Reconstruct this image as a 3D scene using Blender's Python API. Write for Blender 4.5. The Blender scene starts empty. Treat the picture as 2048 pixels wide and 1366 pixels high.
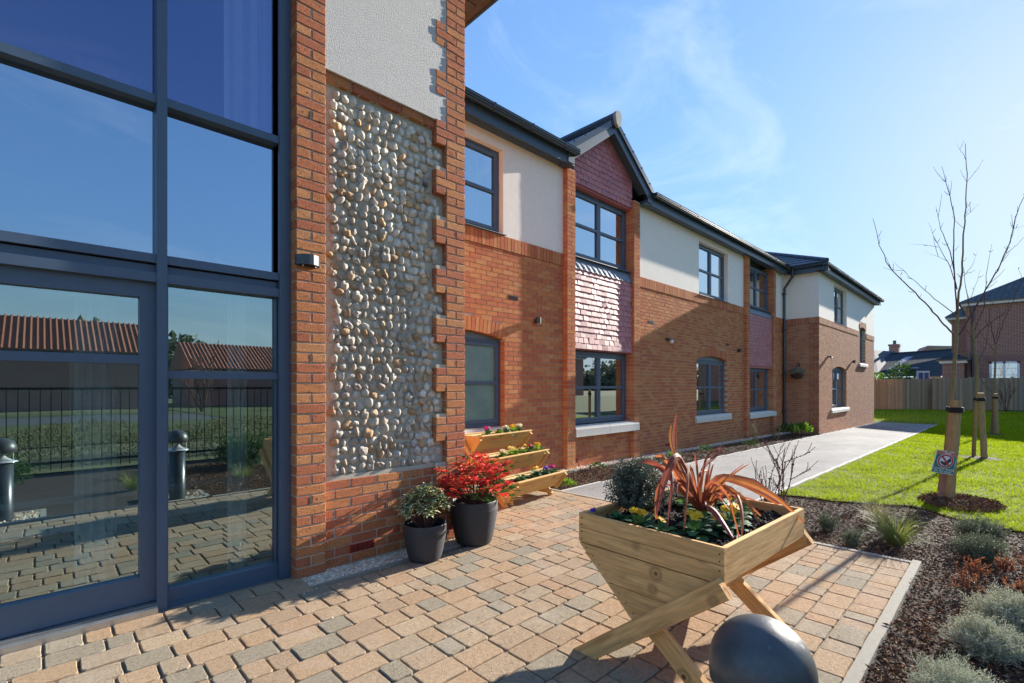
import bpy, math, random
import numpy as np
from mathutils import Vector, Matrix
random.seed(7); rng = np.random.default_rng(7)
SC = bpy.context.scene
COL = SC.collection
H = 1.39
AZ = math.radians(5.3); EL = math.radians(19.0)
# ---------------------------------------------------------------- camera
cam = bpy.data.cameras.new('camera'); camo = bpy.data.objects.new('camera', cam); COL.objects.link(camo)
cam.sensor_width = 36; cam.lens = 17.0; cam.shift_y = 0.043; cam.clip_start = .05; cam.clip_end = 4000
camo.location = (0, 0, H)
camo.rotation_euler = (math.radians(90), 0, math.atan2(.7157, .6984) - math.radians(90))
SC.camera = camo
# ---------------------------------------------------------------- sky and sun
w = bpy.data.worlds.new('World'); SC.world = w; w.use_nodes = True
nt = w.node_tree; nt.nodes.clear()
out = nt.nodes.new('ShaderNodeOutputWorld'); bg = nt.nodes.new('ShaderNodeBackground')
sky = nt.nodes.new('ShaderNodeTexSky'); sky.sky_type = 'NISHITA'; sky.sun_disc = False
sky.sun_elevation = EL; sky.sun_rotation = math.radians(90) + AZ
sky.altitude = 0; sky.air_density = 1.0; sky.dust_density = .3; sky.ozone_density = 3.2
tc = nt.nodes.new('ShaderNodeTexCoord'); mp = nt.nodes.new('ShaderNodeMapping')
mp.inputs['Scale'].default_value = (1.6, 3.0, 5.0); mp.inputs['Rotation'].default_value = (.3, .35, .5)
mp.inputs['Location'].default_value = (1.3, .2, .9)
no = nt.nodes.new('ShaderNodeTexNoise'); no.inputs['Scale'].default_value = 1.25; no.inputs['Detail'].default_value = 9
no.inputs['Roughness'].default_value = .62; no.inputs['Distortion'].default_value = .6
cr = nt.nodes.new('ShaderNodeValToRGB'); cr.color_ramp.elements[0].position = .53; cr.color_ramp.elements[1].position = .80
cr.color_ramp.elements[1].color = (.22, .22, .22, 1)
mx = nt.nodes.new('ShaderNodeMixRGB'); mx.inputs['Color2'].default_value = (2.9, 3.0, 3.15, 1)
nt.links.new(tc.outputs['Generated'], mp.inputs['Vector']); nt.links.new(mp.outputs['Vector'], no.inputs['Vector'])
nt.links.new(no.outputs['Fac'], cr.inputs['Fac']); nt.links.new(cr.outputs['Color'], mx.inputs['Fac'])
bw_ = nt.nodes.new('ShaderNodeRGBToBW'); k1 = nt.nodes.new('ShaderNodeMath'); k1.operation = 'MULTIPLY_ADD'; k1.inputs[1].default_value = 1/2.3; k1.inputs[2].default_value = 1
k2 = nt.nodes.new('ShaderNodeMath'); k2.operation = 'DIVIDE'; k2.inputs[0].default_value = 1.0; vs = nt.nodes.new('ShaderNodeVectorMath'); vs.operation = 'SCALE'
nt.links.new(sky.outputs['Color'], bw_.inputs[0]); nt.links.new(bw_.outputs[0], k1.inputs[0]); nt.links.new(k1.outputs[0], k2.inputs[1]); sx_ = nt.nodes.new('ShaderNodeSeparateXYZ'); nt.links.new(tc.outputs['Generated'], sx_.inputs[0]); hm = nt.nodes.new('ShaderNodeMapRange'); hm.inputs['From Min'].default_value = 0; hm.inputs['From Max'].default_value = .26; hm.inputs['To Min'].default_value = .92; hm.inputs['To Max'].default_value = 0; hm.interpolation_type = 'SMOOTHSTEP'; nt.links.new(sx_.outputs['Z'], hm.inputs['Value'])
hc = nt.nodes.new('ShaderNodeVectorMath'); hc.operation = 'SCALE'; hc.inputs[0].default_value = (.92, 1.0, 1.10); nt.links.new(bw_.outputs[0], hc.inputs['Scale']); hx = nt.nodes.new('ShaderNodeMixRGB'); nt.links.new(hm.outputs[0], hx.inputs['Fac']); nt.links.new(sky.outputs['Color'], hx.inputs['Color1']); nt.links.new(hc.outputs[0], hx.inputs['Color2'])
nt.links.new(hx.outputs['Color'], vs.inputs[0]); nt.links.new(k2.outputs[0], vs.inputs['Scale'])
tn_ = nt.nodes.new('ShaderNodeVectorMath'); tn_.operation = 'MULTIPLY'; tn_.inputs[1].default_value = (.83, .935, 1.0); nt.links.new(vs.outputs[0], tn_.inputs[0]); nt.links.new(tn_.outputs[0], mx.inputs['Color1']); nt.links.new(mx.outputs['Color'], bg.inputs['Color'])
bg.inputs['Strength'].default_value = .118
nt.links.new(bg.outputs['Background'], out.inputs['Surface'])
sl = bpy.data.lights.new('sun', 'SUN'); sl.energy = 3.1; sl.angle = math.radians(.5); sl.color = (1, .93, .82)
so = bpy.data.objects.new('sun', sl); COL.objects.link(so)
LD = Vector((-math.cos(AZ)*math.cos(EL), math.sin(AZ)*math.cos(EL), -math.sin(EL)))
so.rotation_euler = LD.to_track_quat('-Z', 'Y').to_euler()
SC.view_settings.view_transform = 'Standard'; SC.view_settings.look = 'None'
SC.view_settings.exposure = 2.15; SC.view_settings.gamma = 1; SC.view_settings.use_curve_mapping = False
SC.cycles.max_bounces = 10; SC.cycles.transparent_max_bounces = 14

def G(x):
    x = np.asarray(x, float)
    return np.where(x < 1.3, 0, np.where(x < 28, -.0135*(x-1.3), np.where(x < 50, -.36+.02*(x-28), .08)))
def g(x): return float(G(x))

# ---------------------------------------------------------------- materials
def newmat(name):
    m = bpy.data.materials.new(name); m.use_nodes = True
    n = m.node_tree; n.nodes.clear()
    return m, n
def N(n, t, **k):
    x = n.nodes.new(t)
    for a, b in k.items():
        if a in x.inputs: x.inputs[a].default_value = b
        else: setattr(x, a, b)
    return x
def c4(c): return (c[0], c[1], c[2], 1)
def pm(name, cols, rough=.8, nscale=6, var=.18, bump=0., bscale=80, metal=0, spec=.4, rand=False, const=False,
       trans=0, tcol=None, stretch=None, coord='pos', spots=None, dirt_shade=None, coat=0, bdist=.01, knots=None):
    m, n = newmat(name); L = n.links.new
    o = N(n, 'ShaderNodeOutputMaterial'); p = N(n, 'ShaderNodeBsdfPrincipled', Roughness=rough, Metallic=metal)
    p.inputs['Specular IOR Level'].default_value = spec
    if coat: p.inputs['Coat Weight'].default_value = coat
    if coord == 'pos': v = N(n, 'ShaderNodeNewGeometry').outputs['Position']
    else: v = N(n, 'ShaderNodeTexCoord').outputs['Object']
    oi = N(n, 'ShaderNodeObjectInfo')
    if coord != 'pos':
        sc = N(n, 'ShaderNodeVectorMath', operation='SCALE'); sc.inputs['Scale'].default_value = 1
        ad = N(n, 'ShaderNodeVectorMath', operation='ADD')
        cx = N(n, 'ShaderNodeMath', operation='MULTIPLY'); cx.inputs[1].default_value = 37.
        L(oi.outputs['Random'], cx.inputs[0]); L(v, ad.inputs[0]); L(cx.outputs[0], ad.inputs[1]); v = ad.outputs[0]
    vb = v
    if stretch:
        mm = N(n, 'ShaderNodeMapping'); mm.inputs['Scale'].default_value = stretch; L(v, mm.inputs['Vector']); v = mm.outputs['Vector']; vb = v
    if rand or len(cols) > 1:
        ramp = N(n, 'ShaderNodeValToRGB'); e = ramp.color_ramp.elements
        while len(e) < len(cols): e.new(.5)
        for i, c in enumerate(cols):
            e[i].position = (i/len(cols) if const else i/max(1, len(cols)-1)); e[i].color = c4(c)
        if const: ramp.color_ramp.interpolation = 'CONSTANT'
        if rand:
            at = N(n, 'ShaderNodeAttribute', attribute_name='tone')
            a = N(n, 'ShaderNodeMath', operation='ADD'); L(at.outputs['Fac'], a.inputs[0]); L(oi.outputs['Random'], a.inputs[1])
            f = N(n, 'ShaderNodeMath', operation='FRACT'); L(a.outputs[0], f.inputs[0]); L(f.outputs[0], ramp.inputs['Fac'])
        else:
            nz = N(n, 'ShaderNodeTexNoise', Scale=nscale, Detail=6.); nz.inputs['Roughness'].default_value = .6; L(v, nz.inputs['Vector'])
            mr = N(n, 'ShaderNodeMapRange'); mr.inputs['From Min'].default_value = .3; mr.inputs['From Max'].default_value = .7
            L(nz.outputs['Fac'], mr.inputs['Value']); L(mr.outputs[0], ramp.inputs['Fac'])
        col = ramp.outputs['Color']
    else:
        r = N(n, 'ShaderNodeRGB'); r.outputs[0].default_value = c4(cols[0]); col = r.outputs[0]
    if var:
        nz = N(n, 'ShaderNodeTexNoise', Scale=nscale*3.1, Detail=8.); nz.inputs['Roughness'].default_value = .65; L(v, nz.inputs['Vector'])
        mr = N(n, 'ShaderNodeMapRange'); mr.inputs['From Min'].default_value = .25; mr.inputs['From Max'].default_value = .75
        mr.inputs['To Min'].default_value = 1-var*1.3; mr.inputs['To Max'].default_value = 1+var
        L(nz.outputs['Fac'], mr.inputs['Value'])
        hs = N(n, 'ShaderNodeHueSaturation'); L(mr.outputs[0], hs.inputs['Value']); L(col, hs.inputs['Color']); col = hs.outputs['Color']
    if spots:   # (scale, threshold, colour): small marks with a shape of their own
        vz = N(n, 'ShaderNodeTexNoise', Scale=spots[0], Detail=3.); L(vb, vz.inputs['Vector'])
        th = N(n, 'ShaderNodeMapRange'); th.inputs['From Min'].default_value = spots[1]; th.inputs['From Max'].default_value = spots[1]+.06
        L(vz.outputs['Fac'], th.inputs['Value'])
        mxx = N(n, 'ShaderNodeMixRGB'); mxx.inputs['Color2'].default_value = c4(spots[2]); L(th.outputs[0], mxx.inputs['Fac']); L(col, mxx.inputs['Color1']); col = mxx.outputs['Color']
    if dirt_shade:
        vz = N(n, 'ShaderNodeTexNoise', Scale=dirt_shade[0], Detail=10.); vz.inputs['Roughness'].default_value = .7; L(N(n, 'ShaderNodeNewGeometry').outputs['Position'], vz.inputs['Vector'])
        th = N(n, 'ShaderNodeMapRange'); th.inputs['From Min'].default_value = dirt_shade[1]; th.inputs['From Max'].default_value = dirt_shade[1]+.25; th.inputs['To Max'].default_value = dirt_shade[3]
        L(vz.outputs['Fac'], th.inputs['Value'])
        mxx = N(n, 'ShaderNodeMixRGB'); mxx.inputs['Color2'].default_value = c4(dirt_shade[2]); L(th.outputs[0], mxx.inputs['Fac']); L(col, mxx.inputs['Color1']); col = mxx.outputs['Color']
    if knots:
        tk = N(n, 'ShaderNodeTexCoord'); vo = N(n, 'ShaderNodeTexVoronoi', Scale=5.5); kx = N(n, 'ShaderNodeMath', operation='MULTIPLY'); kx.inputs[1].default_value = 91.; ka = N(n, 'ShaderNodeVectorMath', operation='ADD')
        L(oi.outputs['Random'], kx.inputs[0]); L(tk.outputs['Object'], ka.inputs[0]); L(kx.outputs[0], ka.inputs[1]); L(ka.outputs[0], vo.inputs['Vector'])
        kr = N(n, 'ShaderNodeValToRGB'); e = kr.color_ramp.elements; e[0].position = .07; e[0].color = (1, 1, 1, 1); e[1].position = .105; e[1].color = (.15, .15, .15, 1); e.new(.16).color = (.5, .5, .5, 1); e.new(.24).color = (0, 0, 0, 1)
        L(vo.outputs['Distance'], kr.inputs['Fac']); km = N(n, 'ShaderNodeMixRGB'); km.inputs['Color2'].default_value = c4(knots); L(kr.outputs['Color'], km.inputs['Fac']); L(col, km.inputs['Color1']); col = km.outputs['Color']
    L(col, p.inputs['Base Color'])
    if bump:
        nb = N(n, 'ShaderNodeTexNoise', Scale=bscale, Detail=8.); nb.inputs['Roughness'].default_value = .7; L(vb, nb.inputs['Vector'])
        b = N(n, 'ShaderNodeBump', Strength=bump, Distance=bdist); L(nb.outputs['Fac'], b.inputs['Height']); L(b.outputs['Normal'], p.inputs['Normal'])
    sh = p.outputs[0]
    if trans:
        t = N(n, 'ShaderNodeBsdfTranslucent')
        if tcol: t.inputs['Color'].default_value = c4(tcol)
        else: L(col, t.inputs['Color'])
        ms = N(n, 'ShaderNodeMixShader'); ms.inputs[0].default_value = trans; L(sh, ms.inputs[1]); L(t.outputs[0], ms.inputs[2]); sh = ms.outputs[0]
    L(sh, o.inputs['Surface'])
    return m
def glassmat(name, tint, refl, gt=(1, 1, 1), rough=0.0):
    m, n = newmat(name); L = n.links.new
    o = N(n, 'ShaderNodeOutputMaterial'); tr = N(n, 'ShaderNodeBsdfTransparent'); tr.inputs['Color'].default_value = c4(tint)
    gl = N(n, 'ShaderNodeBsdfGlossy', Roughness=rough); gl.inputs['Color'].default_value = c4(gt)
    fr = N(n, 'ShaderNodeFresnel', IOR=1.5)
    a = N(n, 'ShaderNodeMath', operation='MULTIPLY_ADD'); a.inputs[1].default_value = 1.5; a.inputs[2].default_value = refl; a.use_clamp = True
    L(fr.outputs[0], a.inputs[0]); ms = N(n, 'ShaderNodeMixShader'); L(a.outputs[0], ms.inputs[0]); L(tr.outputs[0], ms.inputs[1]); L(gl.outputs[0], ms.inputs[2])
    nb = N(n, 'ShaderNodeTexNoise', Scale=1.1, Detail=1.); L(N(n, 'ShaderNodeNewGeometry').outputs['Position'], nb.inputs['Vector'])
    b = N(n, 'ShaderNodeBump', Strength=.02, Distance=.02); L(nb.outputs['Fac'], b.inputs['Height']); L(b.outputs['Normal'], gl.inputs['Normal'])
    L(ms.outputs[0], o.inputs['Surface']); return m
BR = [(.54, .22, .085), (.47, .145, .075), (.56, .25, .10), (.42, .125, .07), (.51, .19, .08), (.57, .28, .12), (.47, .165, .08)]
BR = [tuple(.62*c[i]+.38*(.505, .185, .08)[i] for i in range(3)) for c in BR]
BR2 = [(.46, .22, .115), (.40, .165, .10), (.48, .245, .13), (.37, .14, .095), (.44, .20, .105), (.48, .265, .145), (.41, .175, .10)]
BR2 = [tuple(.65*c[i]+.35*(.44, .19, .105)[i] for i in range(3)) for c in BR2]
m_brick = pm('red multi brick', BR, .92, 22, .30, 1.0, 90, rand=True, const=True, spots=(42, .655, (.15, .055, .04)), spec=.15, bdist=.012)
m_brick2 = pm('orange red brick', BR, .95, 14, .22, .8, 90, rand=True, const=True, bdist=.006, spec=.12)
m_brick3 = pm('red brick browned for lighting', BR2, .95, 12, .15, .5, 120, rand=True, const=True, bdist=.003, spec=.12)  # wing walls: same brick, its browner lighting put into the palette
m_mortar = pm('grey lime mortar', [(.50, .44, .34)], .95, 30, .15, .5, 150)
m_render = pm('white rough cast render', [(.80, .76, .71)], .95, 10, .05, 1.0, 95, bdist=.03)
m_cream = pm('cream painted render', [(.86, .79, .69)], .9, 5, .05, .35, 160, bdist=.004)
m_frame = pm('blue grey powder coated metal', [(.07, .105, .155)], .42, 3, .06, spec=.5)
m_gutter = pm('black blue plastic', [(.022, .035, .05)], .22, 3, .1, spec=.6)
m_fascia = pm('slate blue fascia', [(.045, .075, .105)], .35, 4, .15, spec=.5)
m_steel = pm('brushed steel threshold', [(.45, .44, .42)], .35, 4, .1, metal=.8)
m_stone = pm('pale cast stone', [(.62, .59, .52)], .85, 8, .08, .2, 120)
m_flint = pm('flint cobble', [(.82, .73, .59), (.72, .60, .46), (.84, .77, .65), (.60, .51, .41), (.74, .58, .41), (.80, .70, .56), (.68, .45, .26), (.72, .64, .54), (.82, .73, .60)], .9, 3.2, .30, .7, 6, rand=True, const=True, spots=(2.2, .64, (.13, .12, .115)), coord='obj', spec=.12, bdist=.10)
m_fmort = pm('flint wall mortar', [(.50, .44, .33), (.60, .53, .40)], .95, 16, .15, .9, 120, bdist=.01)
m_tile = pm('plum clay tile', [(.42, .14, .14), (.50, .18, .17), (.36, .12, .125), (.46, .165, .16)], .5, 8, .12, .15, 90, rand=True, spec=.5)
m_slate = pm('dark blue slate', [(.03, .045, .065), (.045, .06, .085)], .5, 5, .2, rand=True, spec=.4)
m_lead = pm('lead flashing', [(.13, .17, .21)], .4, 8, .15, .1, 30, spec=.6)
m_paver = pm('tumbled paver', [(0.392, 0.273, 0.17), (0.412, 0.29, 0.187), (0.29, 0.246, 0.18), (0.372, 0.263, 0.17), (0.419, 0.314, 0.207), (0.321, 0.27, 0.197), (0.399, 0.27, 0.166), (0.382, 0.28, 0.187), (0.355, 0.253, 0.166), (0.392, 0.277, 0.177), (0.361, 0.28, 0.194), (0.389, 0.26, 0.163)],
             .95, 16, .26, 1.0, 110, rand=True, const=True, dirt_shade=(2.6, .52, (.50, .44, .37), .4), spots=(70, .655, (.16, .12, .09)), bdist=.007, spec=.12)
m_joint = pm('paver joint sand', [(.22, .165, .11), (.33, .25, .17)], .95, 30, .3, .6, 150)
m_kerb = pm('pale concrete kerb', [(.31, .285, .235)], .95, 14, .1, .3, 160)
m_path = pm('light grey tarmac', [(.22, .212, .208), (.30, .29, .28)], .9, .8, .16, 1.0, 230, spec=.25, bdist=.008, stretch=(.5, 1, 1))
m_mulch = pm('dark bark soil', [(.035, .022, .016), (.07, .045, .032)], .95, 14, .4, 1, 60, bdist=.03)
m_chip = pm('bark chips', [(.17, .092, .05), (.25, .145, .085), (.10, .052, .03), (.31, .20, .13), (.20, .11, .06), (.14, .075, .042)], 1.0, 20, .3, rand=True, const=True, spec=.05)
m_soil = pm('black compost', [(.018, .012, .009), (.045, .028, .02)], .9, 40, .4, 1, 90, bdist=.02)
m_pebble = pm('pale beach gravel', [(.72, .62, .48), (.58, .42, .28), (.80, .75, .66), (.46, .36, .28), (.70, .52, .34)], .75, 20, .15, rand=True, const=True)
m_lawn = pm('lawn underlayer', [(.045, .065, .008), (.07, .085, .010)], .95, 3, .3, .6, 40)
m_grass = pm('grass blades', [(.27, .36, .008), (.33, .41, .010), (.21, .31, .008), (.38, .42, .02)], .8, 2, .12, rand=True, trans=.5, spec=.06, dirt_shade=(1.6, .50, (.12, .20, .01), .55))  # darker green patches put tuft shadows and worn turf into the blade colour
m_field = pm('rough ground', [(.09, .10, .03), (.12, .11, .05)], .95, .4, .3)
m_road = pm('asphalt road', [(.07, .07, .072)], .85, 3, .15)
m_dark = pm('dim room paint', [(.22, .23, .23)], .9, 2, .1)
m_roomw = pm('pale room paint', [(.55, .60, .60)], .9, 2, .05)
m_curtain = pm('white voile', [(.8, .82, .84)], .9, 3, .04, trans=.45)
m_glass = glassmat('solar glass', (.75, .97, .95), .36, (.76, .97, 1.0))
m_spandrel = glassmat('blue spandrel glass', (.35, .45, .6), .44, (.74, .86, 1.0))
m_glassu = glassmat('violet tinted upper glass', (.86, .9, .98), .22, (.52, .60, 1.0))
m_glassw = glassmat('window glass', (.62, .70, .72), .44, (.93, .98, 1.0))
m_frost = pm('frosted glass', [(.10, .20, .19), (.16, .28, .24)], .35, 3, .1, spec=.8)
m_pot = pm('charcoal ribbed pot', [(.045, .045, .05)], .55, 1, .2, .6, 1.2, spec=.4, stretch=(1.5, 1.5, 75), bdist=.006)
m_leafg = pm('dark green leaf', [(.03, .075, .015), (.05, .11, .02), (.10, .17, .03)], .6, 6, .2, rand=True, trans=.25, spec=.2)
m_leafy = pm('bright green leaf', [(.07, .16, .015), (.12, .24, .02), (.20, .32, .03)], .6, 6, .2, rand=True, trans=.4, spec=.2)
m_leafp = pm('blue green primrose leaf', [(.035, .11, .055), (.06, .15, .06), (.12, .24, .05)], .6, 9, .25, .6, 60, rand=True, trans=.25, spec=.2)
m_varie = pm('cream edged leaf', [(.06, .11, .03), (.09, .15, .04)], .4, 6, .2, rand=True, trans=.2)
m_varee = pm('cream leaf margin', [(.78, .72, .40)], .5, 6, .1, trans=.2)
m_leafr = pm('scarlet leaf', [(.70, .035, .03), (.78, .10, .035), (.55, .025, .045), (.74, .06, .06), (.38, .04, .03), (.72, .20, .05)], .6, 6, .15, rand=True, trans=.35, spec=.2)
m_leafo = pm('orange brown leaf', [(.22, .075, .03), (.30, .11, .045), (.14, .05, .03), (.12, .08, .045)], .6, 6, .2, rand=True, trans=.4)
m_silver = pm('silver grey foliage', [(.36, .38, .27), (.46, .47, .36), (.24, .27, .18)], .9, 6, .15, rand=True, trans=.2)
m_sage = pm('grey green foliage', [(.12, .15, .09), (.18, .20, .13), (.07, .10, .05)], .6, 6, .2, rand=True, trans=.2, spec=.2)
m_olear = pm('small dark shrub leaf', [(.09, .115, .08), (.15, .17, .12), (.06, .08, .055), (.30, .31, .22)], .6, 8, .25, rand=True, trans=.15, spec=.2)
m_phorm = pm('bronze pink sword leaf', [(.56, .20, .05), (.46, .12, .06), (.30, .07, .07), (.44, .20, .06)], .55, 14, .12, rand=True, trans=.4, spec=.2, coord='obj')
m_orng = pm('tawny green grass leaf', [(.20, .26, .04), (.30, .33, .07), (.14, .20, .04), (.36, .32, .14)], .5, 6, .15, rand=True, trans=.35)
m_tan = pm('straw grass leaf', [(.30, .25, .12), (.22, .22, .10)], .6, 6, .15, rand=True, trans=.3)
m_bark = pm('young tree bark', [(.17, .145, .07), (.24, .19, .09), (.14, .13, .06)], .9, 12, .25, .6, 60)
m_twig = pm('purple brown twig', [(.10, .05, .045), (.15, .08, .06)], .9, 12, .2, spec=.1)
m_post = pm('peeled timber stake', [(.42, .29, .13), (.34, .23, .11)], .85, 3, .25, .6, 12, stretch=(6, 6, 1.0), spots=(7, .70, (.10, .06, .03)))
m_pine = pm('treated pine board', [(.70, .35, .125), (.80, .46, .18), (.54, .24, .08)], .8, 1.3, .30, .5, 3, stretch=(1.1, 13, 13), coord='obj', spots=(1.3, .70, (.16, .075, .03)), bdist=.006, spec=.2, dirt_shade=(5, .56, (.32, .17, .08), .45), knots=(.15, .07, .03))
m_pine2 = pm('golden pine board', [(.56, .33, .11), (.62, .40, .16), (.50, .28, .09)], .7, 1.1, .12, .2, 3, stretch=(1.1, 13, 13), coord='obj', spots=(1.1, .70, (.24, .11, .04)), bdist=.005, spec=.2, knots=(.28, .12, .04))
m_fence = pm('weathered fence board', [(.26, .19, .12), (.36, .26, .165), (.21, .165, .11), (.31, .225, .14), (.27, .22, .165)], .9, 3, .2, .3, 20, rand=True, stretch=(4, 4, .8))
m_fencen = pm('new orange fence board', [(.46, .225, .11), (.56, .30, .16), (.38, .18, .085)], .9, 3, .2, .3, 20, rand=True, stretch=(4, 4, .8))
m_rubber = pm('black rubber', [(.015, .015, .015)], .7)
m_blk = pm('dark satin metal', [(.055, .062, .072)], .33, 4, .1, spec=.5, metal=.35)
m_bol = pm('grey satin bollard paint', [(.075, .08, .085), (.10, .10, .10)], .40, 5, .25, .12, 55, metal=.3, spec=.45, spots=(26, .70, (.26, .255, .24)), dirt_shade=(9, .55, (.24, .22, .19), .45))
m_alu = pm('polished reflector', [(.85, .85, .86)], .3, metal=.5)
m_white = pm('white paint', [(.75, .75, .74)], .5, 4, .03)
m_terra = pm('red plastic vent', [(.45, .035, .02)], .45)
m_ventb = pm('purple brown vent', [(.12, .05, .06)], .6)
m_hole = pm('dark hole', [(.01, .01, .01)], .9)
m_pan = pm('red pantile', [(.30, .10, .06), (.38, .16, .09), (.24, .08, .05)], .8, 5, .2, rand=True)
m_rail = pm('black railing paint', [(.012, .012, .012)], .4)
m_solar = pm('solar panel', [(.10, .13, .26)], .4, 3, .05, spec=.3)
m_capg = pm('grey ridge cap', [(.30, .29, .27)], .7, 20, .15)
def brickwall(name, c1, c2, mo, mort=.012, sc=1.0):
    m, n = newmat(name); L = n.links.new
    o = N(n, 'ShaderNodeOutputMaterial'); p = N(n, 'ShaderNodeBsdfPrincipled', Roughness=.9)
    q = N(n, 'ShaderNodeNewGeometry'); s = N(n, 'ShaderNodeSeparateXYZ'); L(q.outputs['Position'], s.inputs[0])
    a = N(n, 'ShaderNodeMath', operation='ADD'); L(s.outputs['X'], a.inputs[0]); L(s.outputs['Y'], a.inputs[1])
    cb = N(n, 'ShaderNodeCombineXYZ'); L(a.outputs[0], cb.inputs['X']); L(s.outputs['Z'], cb.inputs['Y'])
    b = N(n, 'ShaderNodeTexBrick'); b.inputs['Scale'].default_value = 1; b.inputs['Color1'].default_value = c4(c1); b.inputs['Color2'].default_value = c4(c2)
    b.inputs['Mortar'].default_value = c4(mo); b.inputs['Brick Width'].default_value = .225*sc; b.inputs['Row Height'].default_value = .075*sc; b.inputs['Mortar Size'].default_value = mort*sc
    L(cb.outputs[0], b.inputs['Vector']); L(b.outputs['Color'], p.inputs['Base Color']); L(p.outputs[0], o.inputs['Surface'])
    bp = N(n, 'ShaderNodeBump', Strength=.4, Distance=.01); bp.invert = True; L(b.outputs['Fac'], bp.inputs['Height']); L(bp.outputs[0], p.inputs['Normal'])
    return m
m_farbrick = brickwall('far red brickwork', (.33, .095, .055), (.22, .06, .045), (.36, .28, .22), .014, 1.15)
m_farbrick2 = brickwall('dark far brickwork', (.36, .14, .10), (.28, .10, .075), (.4, .32, .27))

# ---------------------------------------------------------------- mesh helpers
def mk(name, V, Fs, mats, tone=None, mi=None, smooth=False):
    me = bpy.data.meshes.new(name)
    V = np.asarray(V, np.float32).reshape(-1, 3)
    loops = np.concatenate([np.asarray(f, np.int32).ravel() for f in Fs]) if Fs else np.zeros(0, np.int32)
    tot = np.concatenate([np.full(len(f), np.asarray(f).shape[1], np.int32) for f in Fs])
    st = np.concatenate([[0], np.cumsum(tot)[:-1]]).astype(np.int32)
    me.vertices.add(len(V)); me.vertices.foreach_set('co', V.ravel())
    me.loops.add(len(loops)); me.loops.foreach_set('vertex_index', loops)
    me.polygons.add(len(tot)); me.polygons.foreach_set('loop_start', st); me.polygons.foreach_set('loop_total', tot)
    if mi is not None: me.polygons.foreach_set('material_index', np.asarray(mi, np.int32))
    me.polygons.foreach_set('use_smooth', np.full(len(tot), smooth, bool))
    if tone is not None:
        at = me.attributes.new('tone', 'FLOAT', 'FACE'); at.data.foreach_set('value', np.asarray(tone, np.float32))
    for m in (mats if isinstance(mats, (list, tuple)) else [mats]): me.materials.append(m)
    me.update(); me.validate()
    return me
BOXF = np.array([[0, 3, 2, 1], [4, 5, 6, 7], [0, 1, 5, 4], [1, 2, 6, 5], [2, 3, 7, 6], [3, 0, 4, 7]])
BOXV = np.array([[0, 0, 0], [1, 0, 0], [1, 1, 0], [0, 1, 0], [0, 0, 1], [1, 0, 1], [1, 1, 1], [0, 1, 1]], float)
class B:
    def __init__(s): s.V = []; s.F = []; s.T = []; s.M = []; s.n = 0
    def add(s, V, F, tone=0., mi=0):
        V = np.asarray(V, float).reshape(-1, 3)
        if isinstance(F, list) and len(F) and isinstance(F[0], (list, tuple)) and len({len(f) for f in F}) > 1:
            ks = {}
            for f in F: ks.setdefault(len(f), []).append(f)
            Fl = [np.array(x) for x in ks.values()]
        else: Fl = [np.asarray(F)]
        for f in Fl:
            s.F.append(f+s.n); k = len(f)
            s.T.append(np.full(k, tone) if np.isscalar(tone) else np.asarray(tone, float)); s.M.append(np.full(k, mi))
        s.V.append(V); s.n += len(V); return s
    def box(s, a, b, tone=0., mi=0):
        a = np.array(a, float); b = np.array(b, float)
        return s.add(BOXV*(b-a)+a, BOXF, tone, mi)
    def boxes(s, A, Bm, tone=None, mi=0):
        A = np.asarray(A, float); Bm = np.asarray(Bm, float); n = len(A)
        if n == 0: return s
        V = BOXV[None]*(Bm-A)[:, None]+A[:, None]
        F = BOXF[None]+8*np.arange(n)[:, None, None]
        t = np.repeat(rng.random(n) if tone is None else tone, 6)
        return s.add(V.reshape(-1, 3), F.reshape(-1, 4), t, mi)
    def obox(s, c, h, R, tone=0., mi=0):
        V = (BOXV*2-1)*np.array(h); return s.add(V@np.array(R).T+np.array(c), BOXF, tone, mi)
    def prism(s, poly, vec, tone=0., mi=0):
        p = np.array(poly, float); k = len(p); q = p+np.array(vec, float)
        s.add(np.vstack([p, q]), [list(range(k))[::-1], list(range(k, 2*k))] + [[i, (i+1) % k, k+(i+1) % k, k+i] for i in range(k)], tone, mi); return s
    def tube(s, pts, rad, k=6, tone=0., mi=0, cap=True):
        P = np.array(pts, float); n = len(P); rad = np.broadcast_to(rad, n)
        d = np.gradient(P, axis=0); d /= np.linalg.norm(d, axis=1)[:, None]+1e-9
        up = np.array([0, 0, 1.]) if abs(d[0][2]) < .9 else np.array([1., 0, 0])
        V = []
        a = np.cross(d[0], up); a /= np.linalg.norm(a)
        for i in range(n):
            a = a-d[i]*a.dot(d[i]); a /= np.linalg.norm(a)+1e-9; b = np.cross(d[i], a)
            for j in range(k):
                t = 2*math.pi*j/k; V.append(P[i]+rad[i]*(math.cos(t)*a+math.sin(t)*b))
        F = [[i*k+j, i*k+(j+1) % k, (i+1)*k+(j+1) % k, (i+1)*k+j] for i in range(n-1) for j in range(k)]
        s.add(V, F, tone, mi)
        if cap: s.add(V[:k]+V[-k:], [list(range(k))[::-1], list(range(k, 2*k))], tone, mi)
        return s
    def lathe(s, prof, c=(0, 0, 0), k=32, tone=0., mi=0):
        V = []; n = len(prof)
        for r, z in prof:
            for j in range(k):
                t = 2*math.pi*j/k; V.append((c[0]+r*math.cos(t), c[1]+r*math.sin(t), c[2]+z))
        F = [[i*k+j, i*k+(j+1) % k, (i+1)*k+(j+1) % k, (i+1)*k+j] for i in range(n-1) for j in range(k)]
        return s.add(V, F, tone, mi)
    def mesh(s, name, mats, smooth=False):
        return mk(name, np.vstack(s.V), s.F, mats, np.concatenate(s.T), np.concatenate(s.M), smooth)
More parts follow.
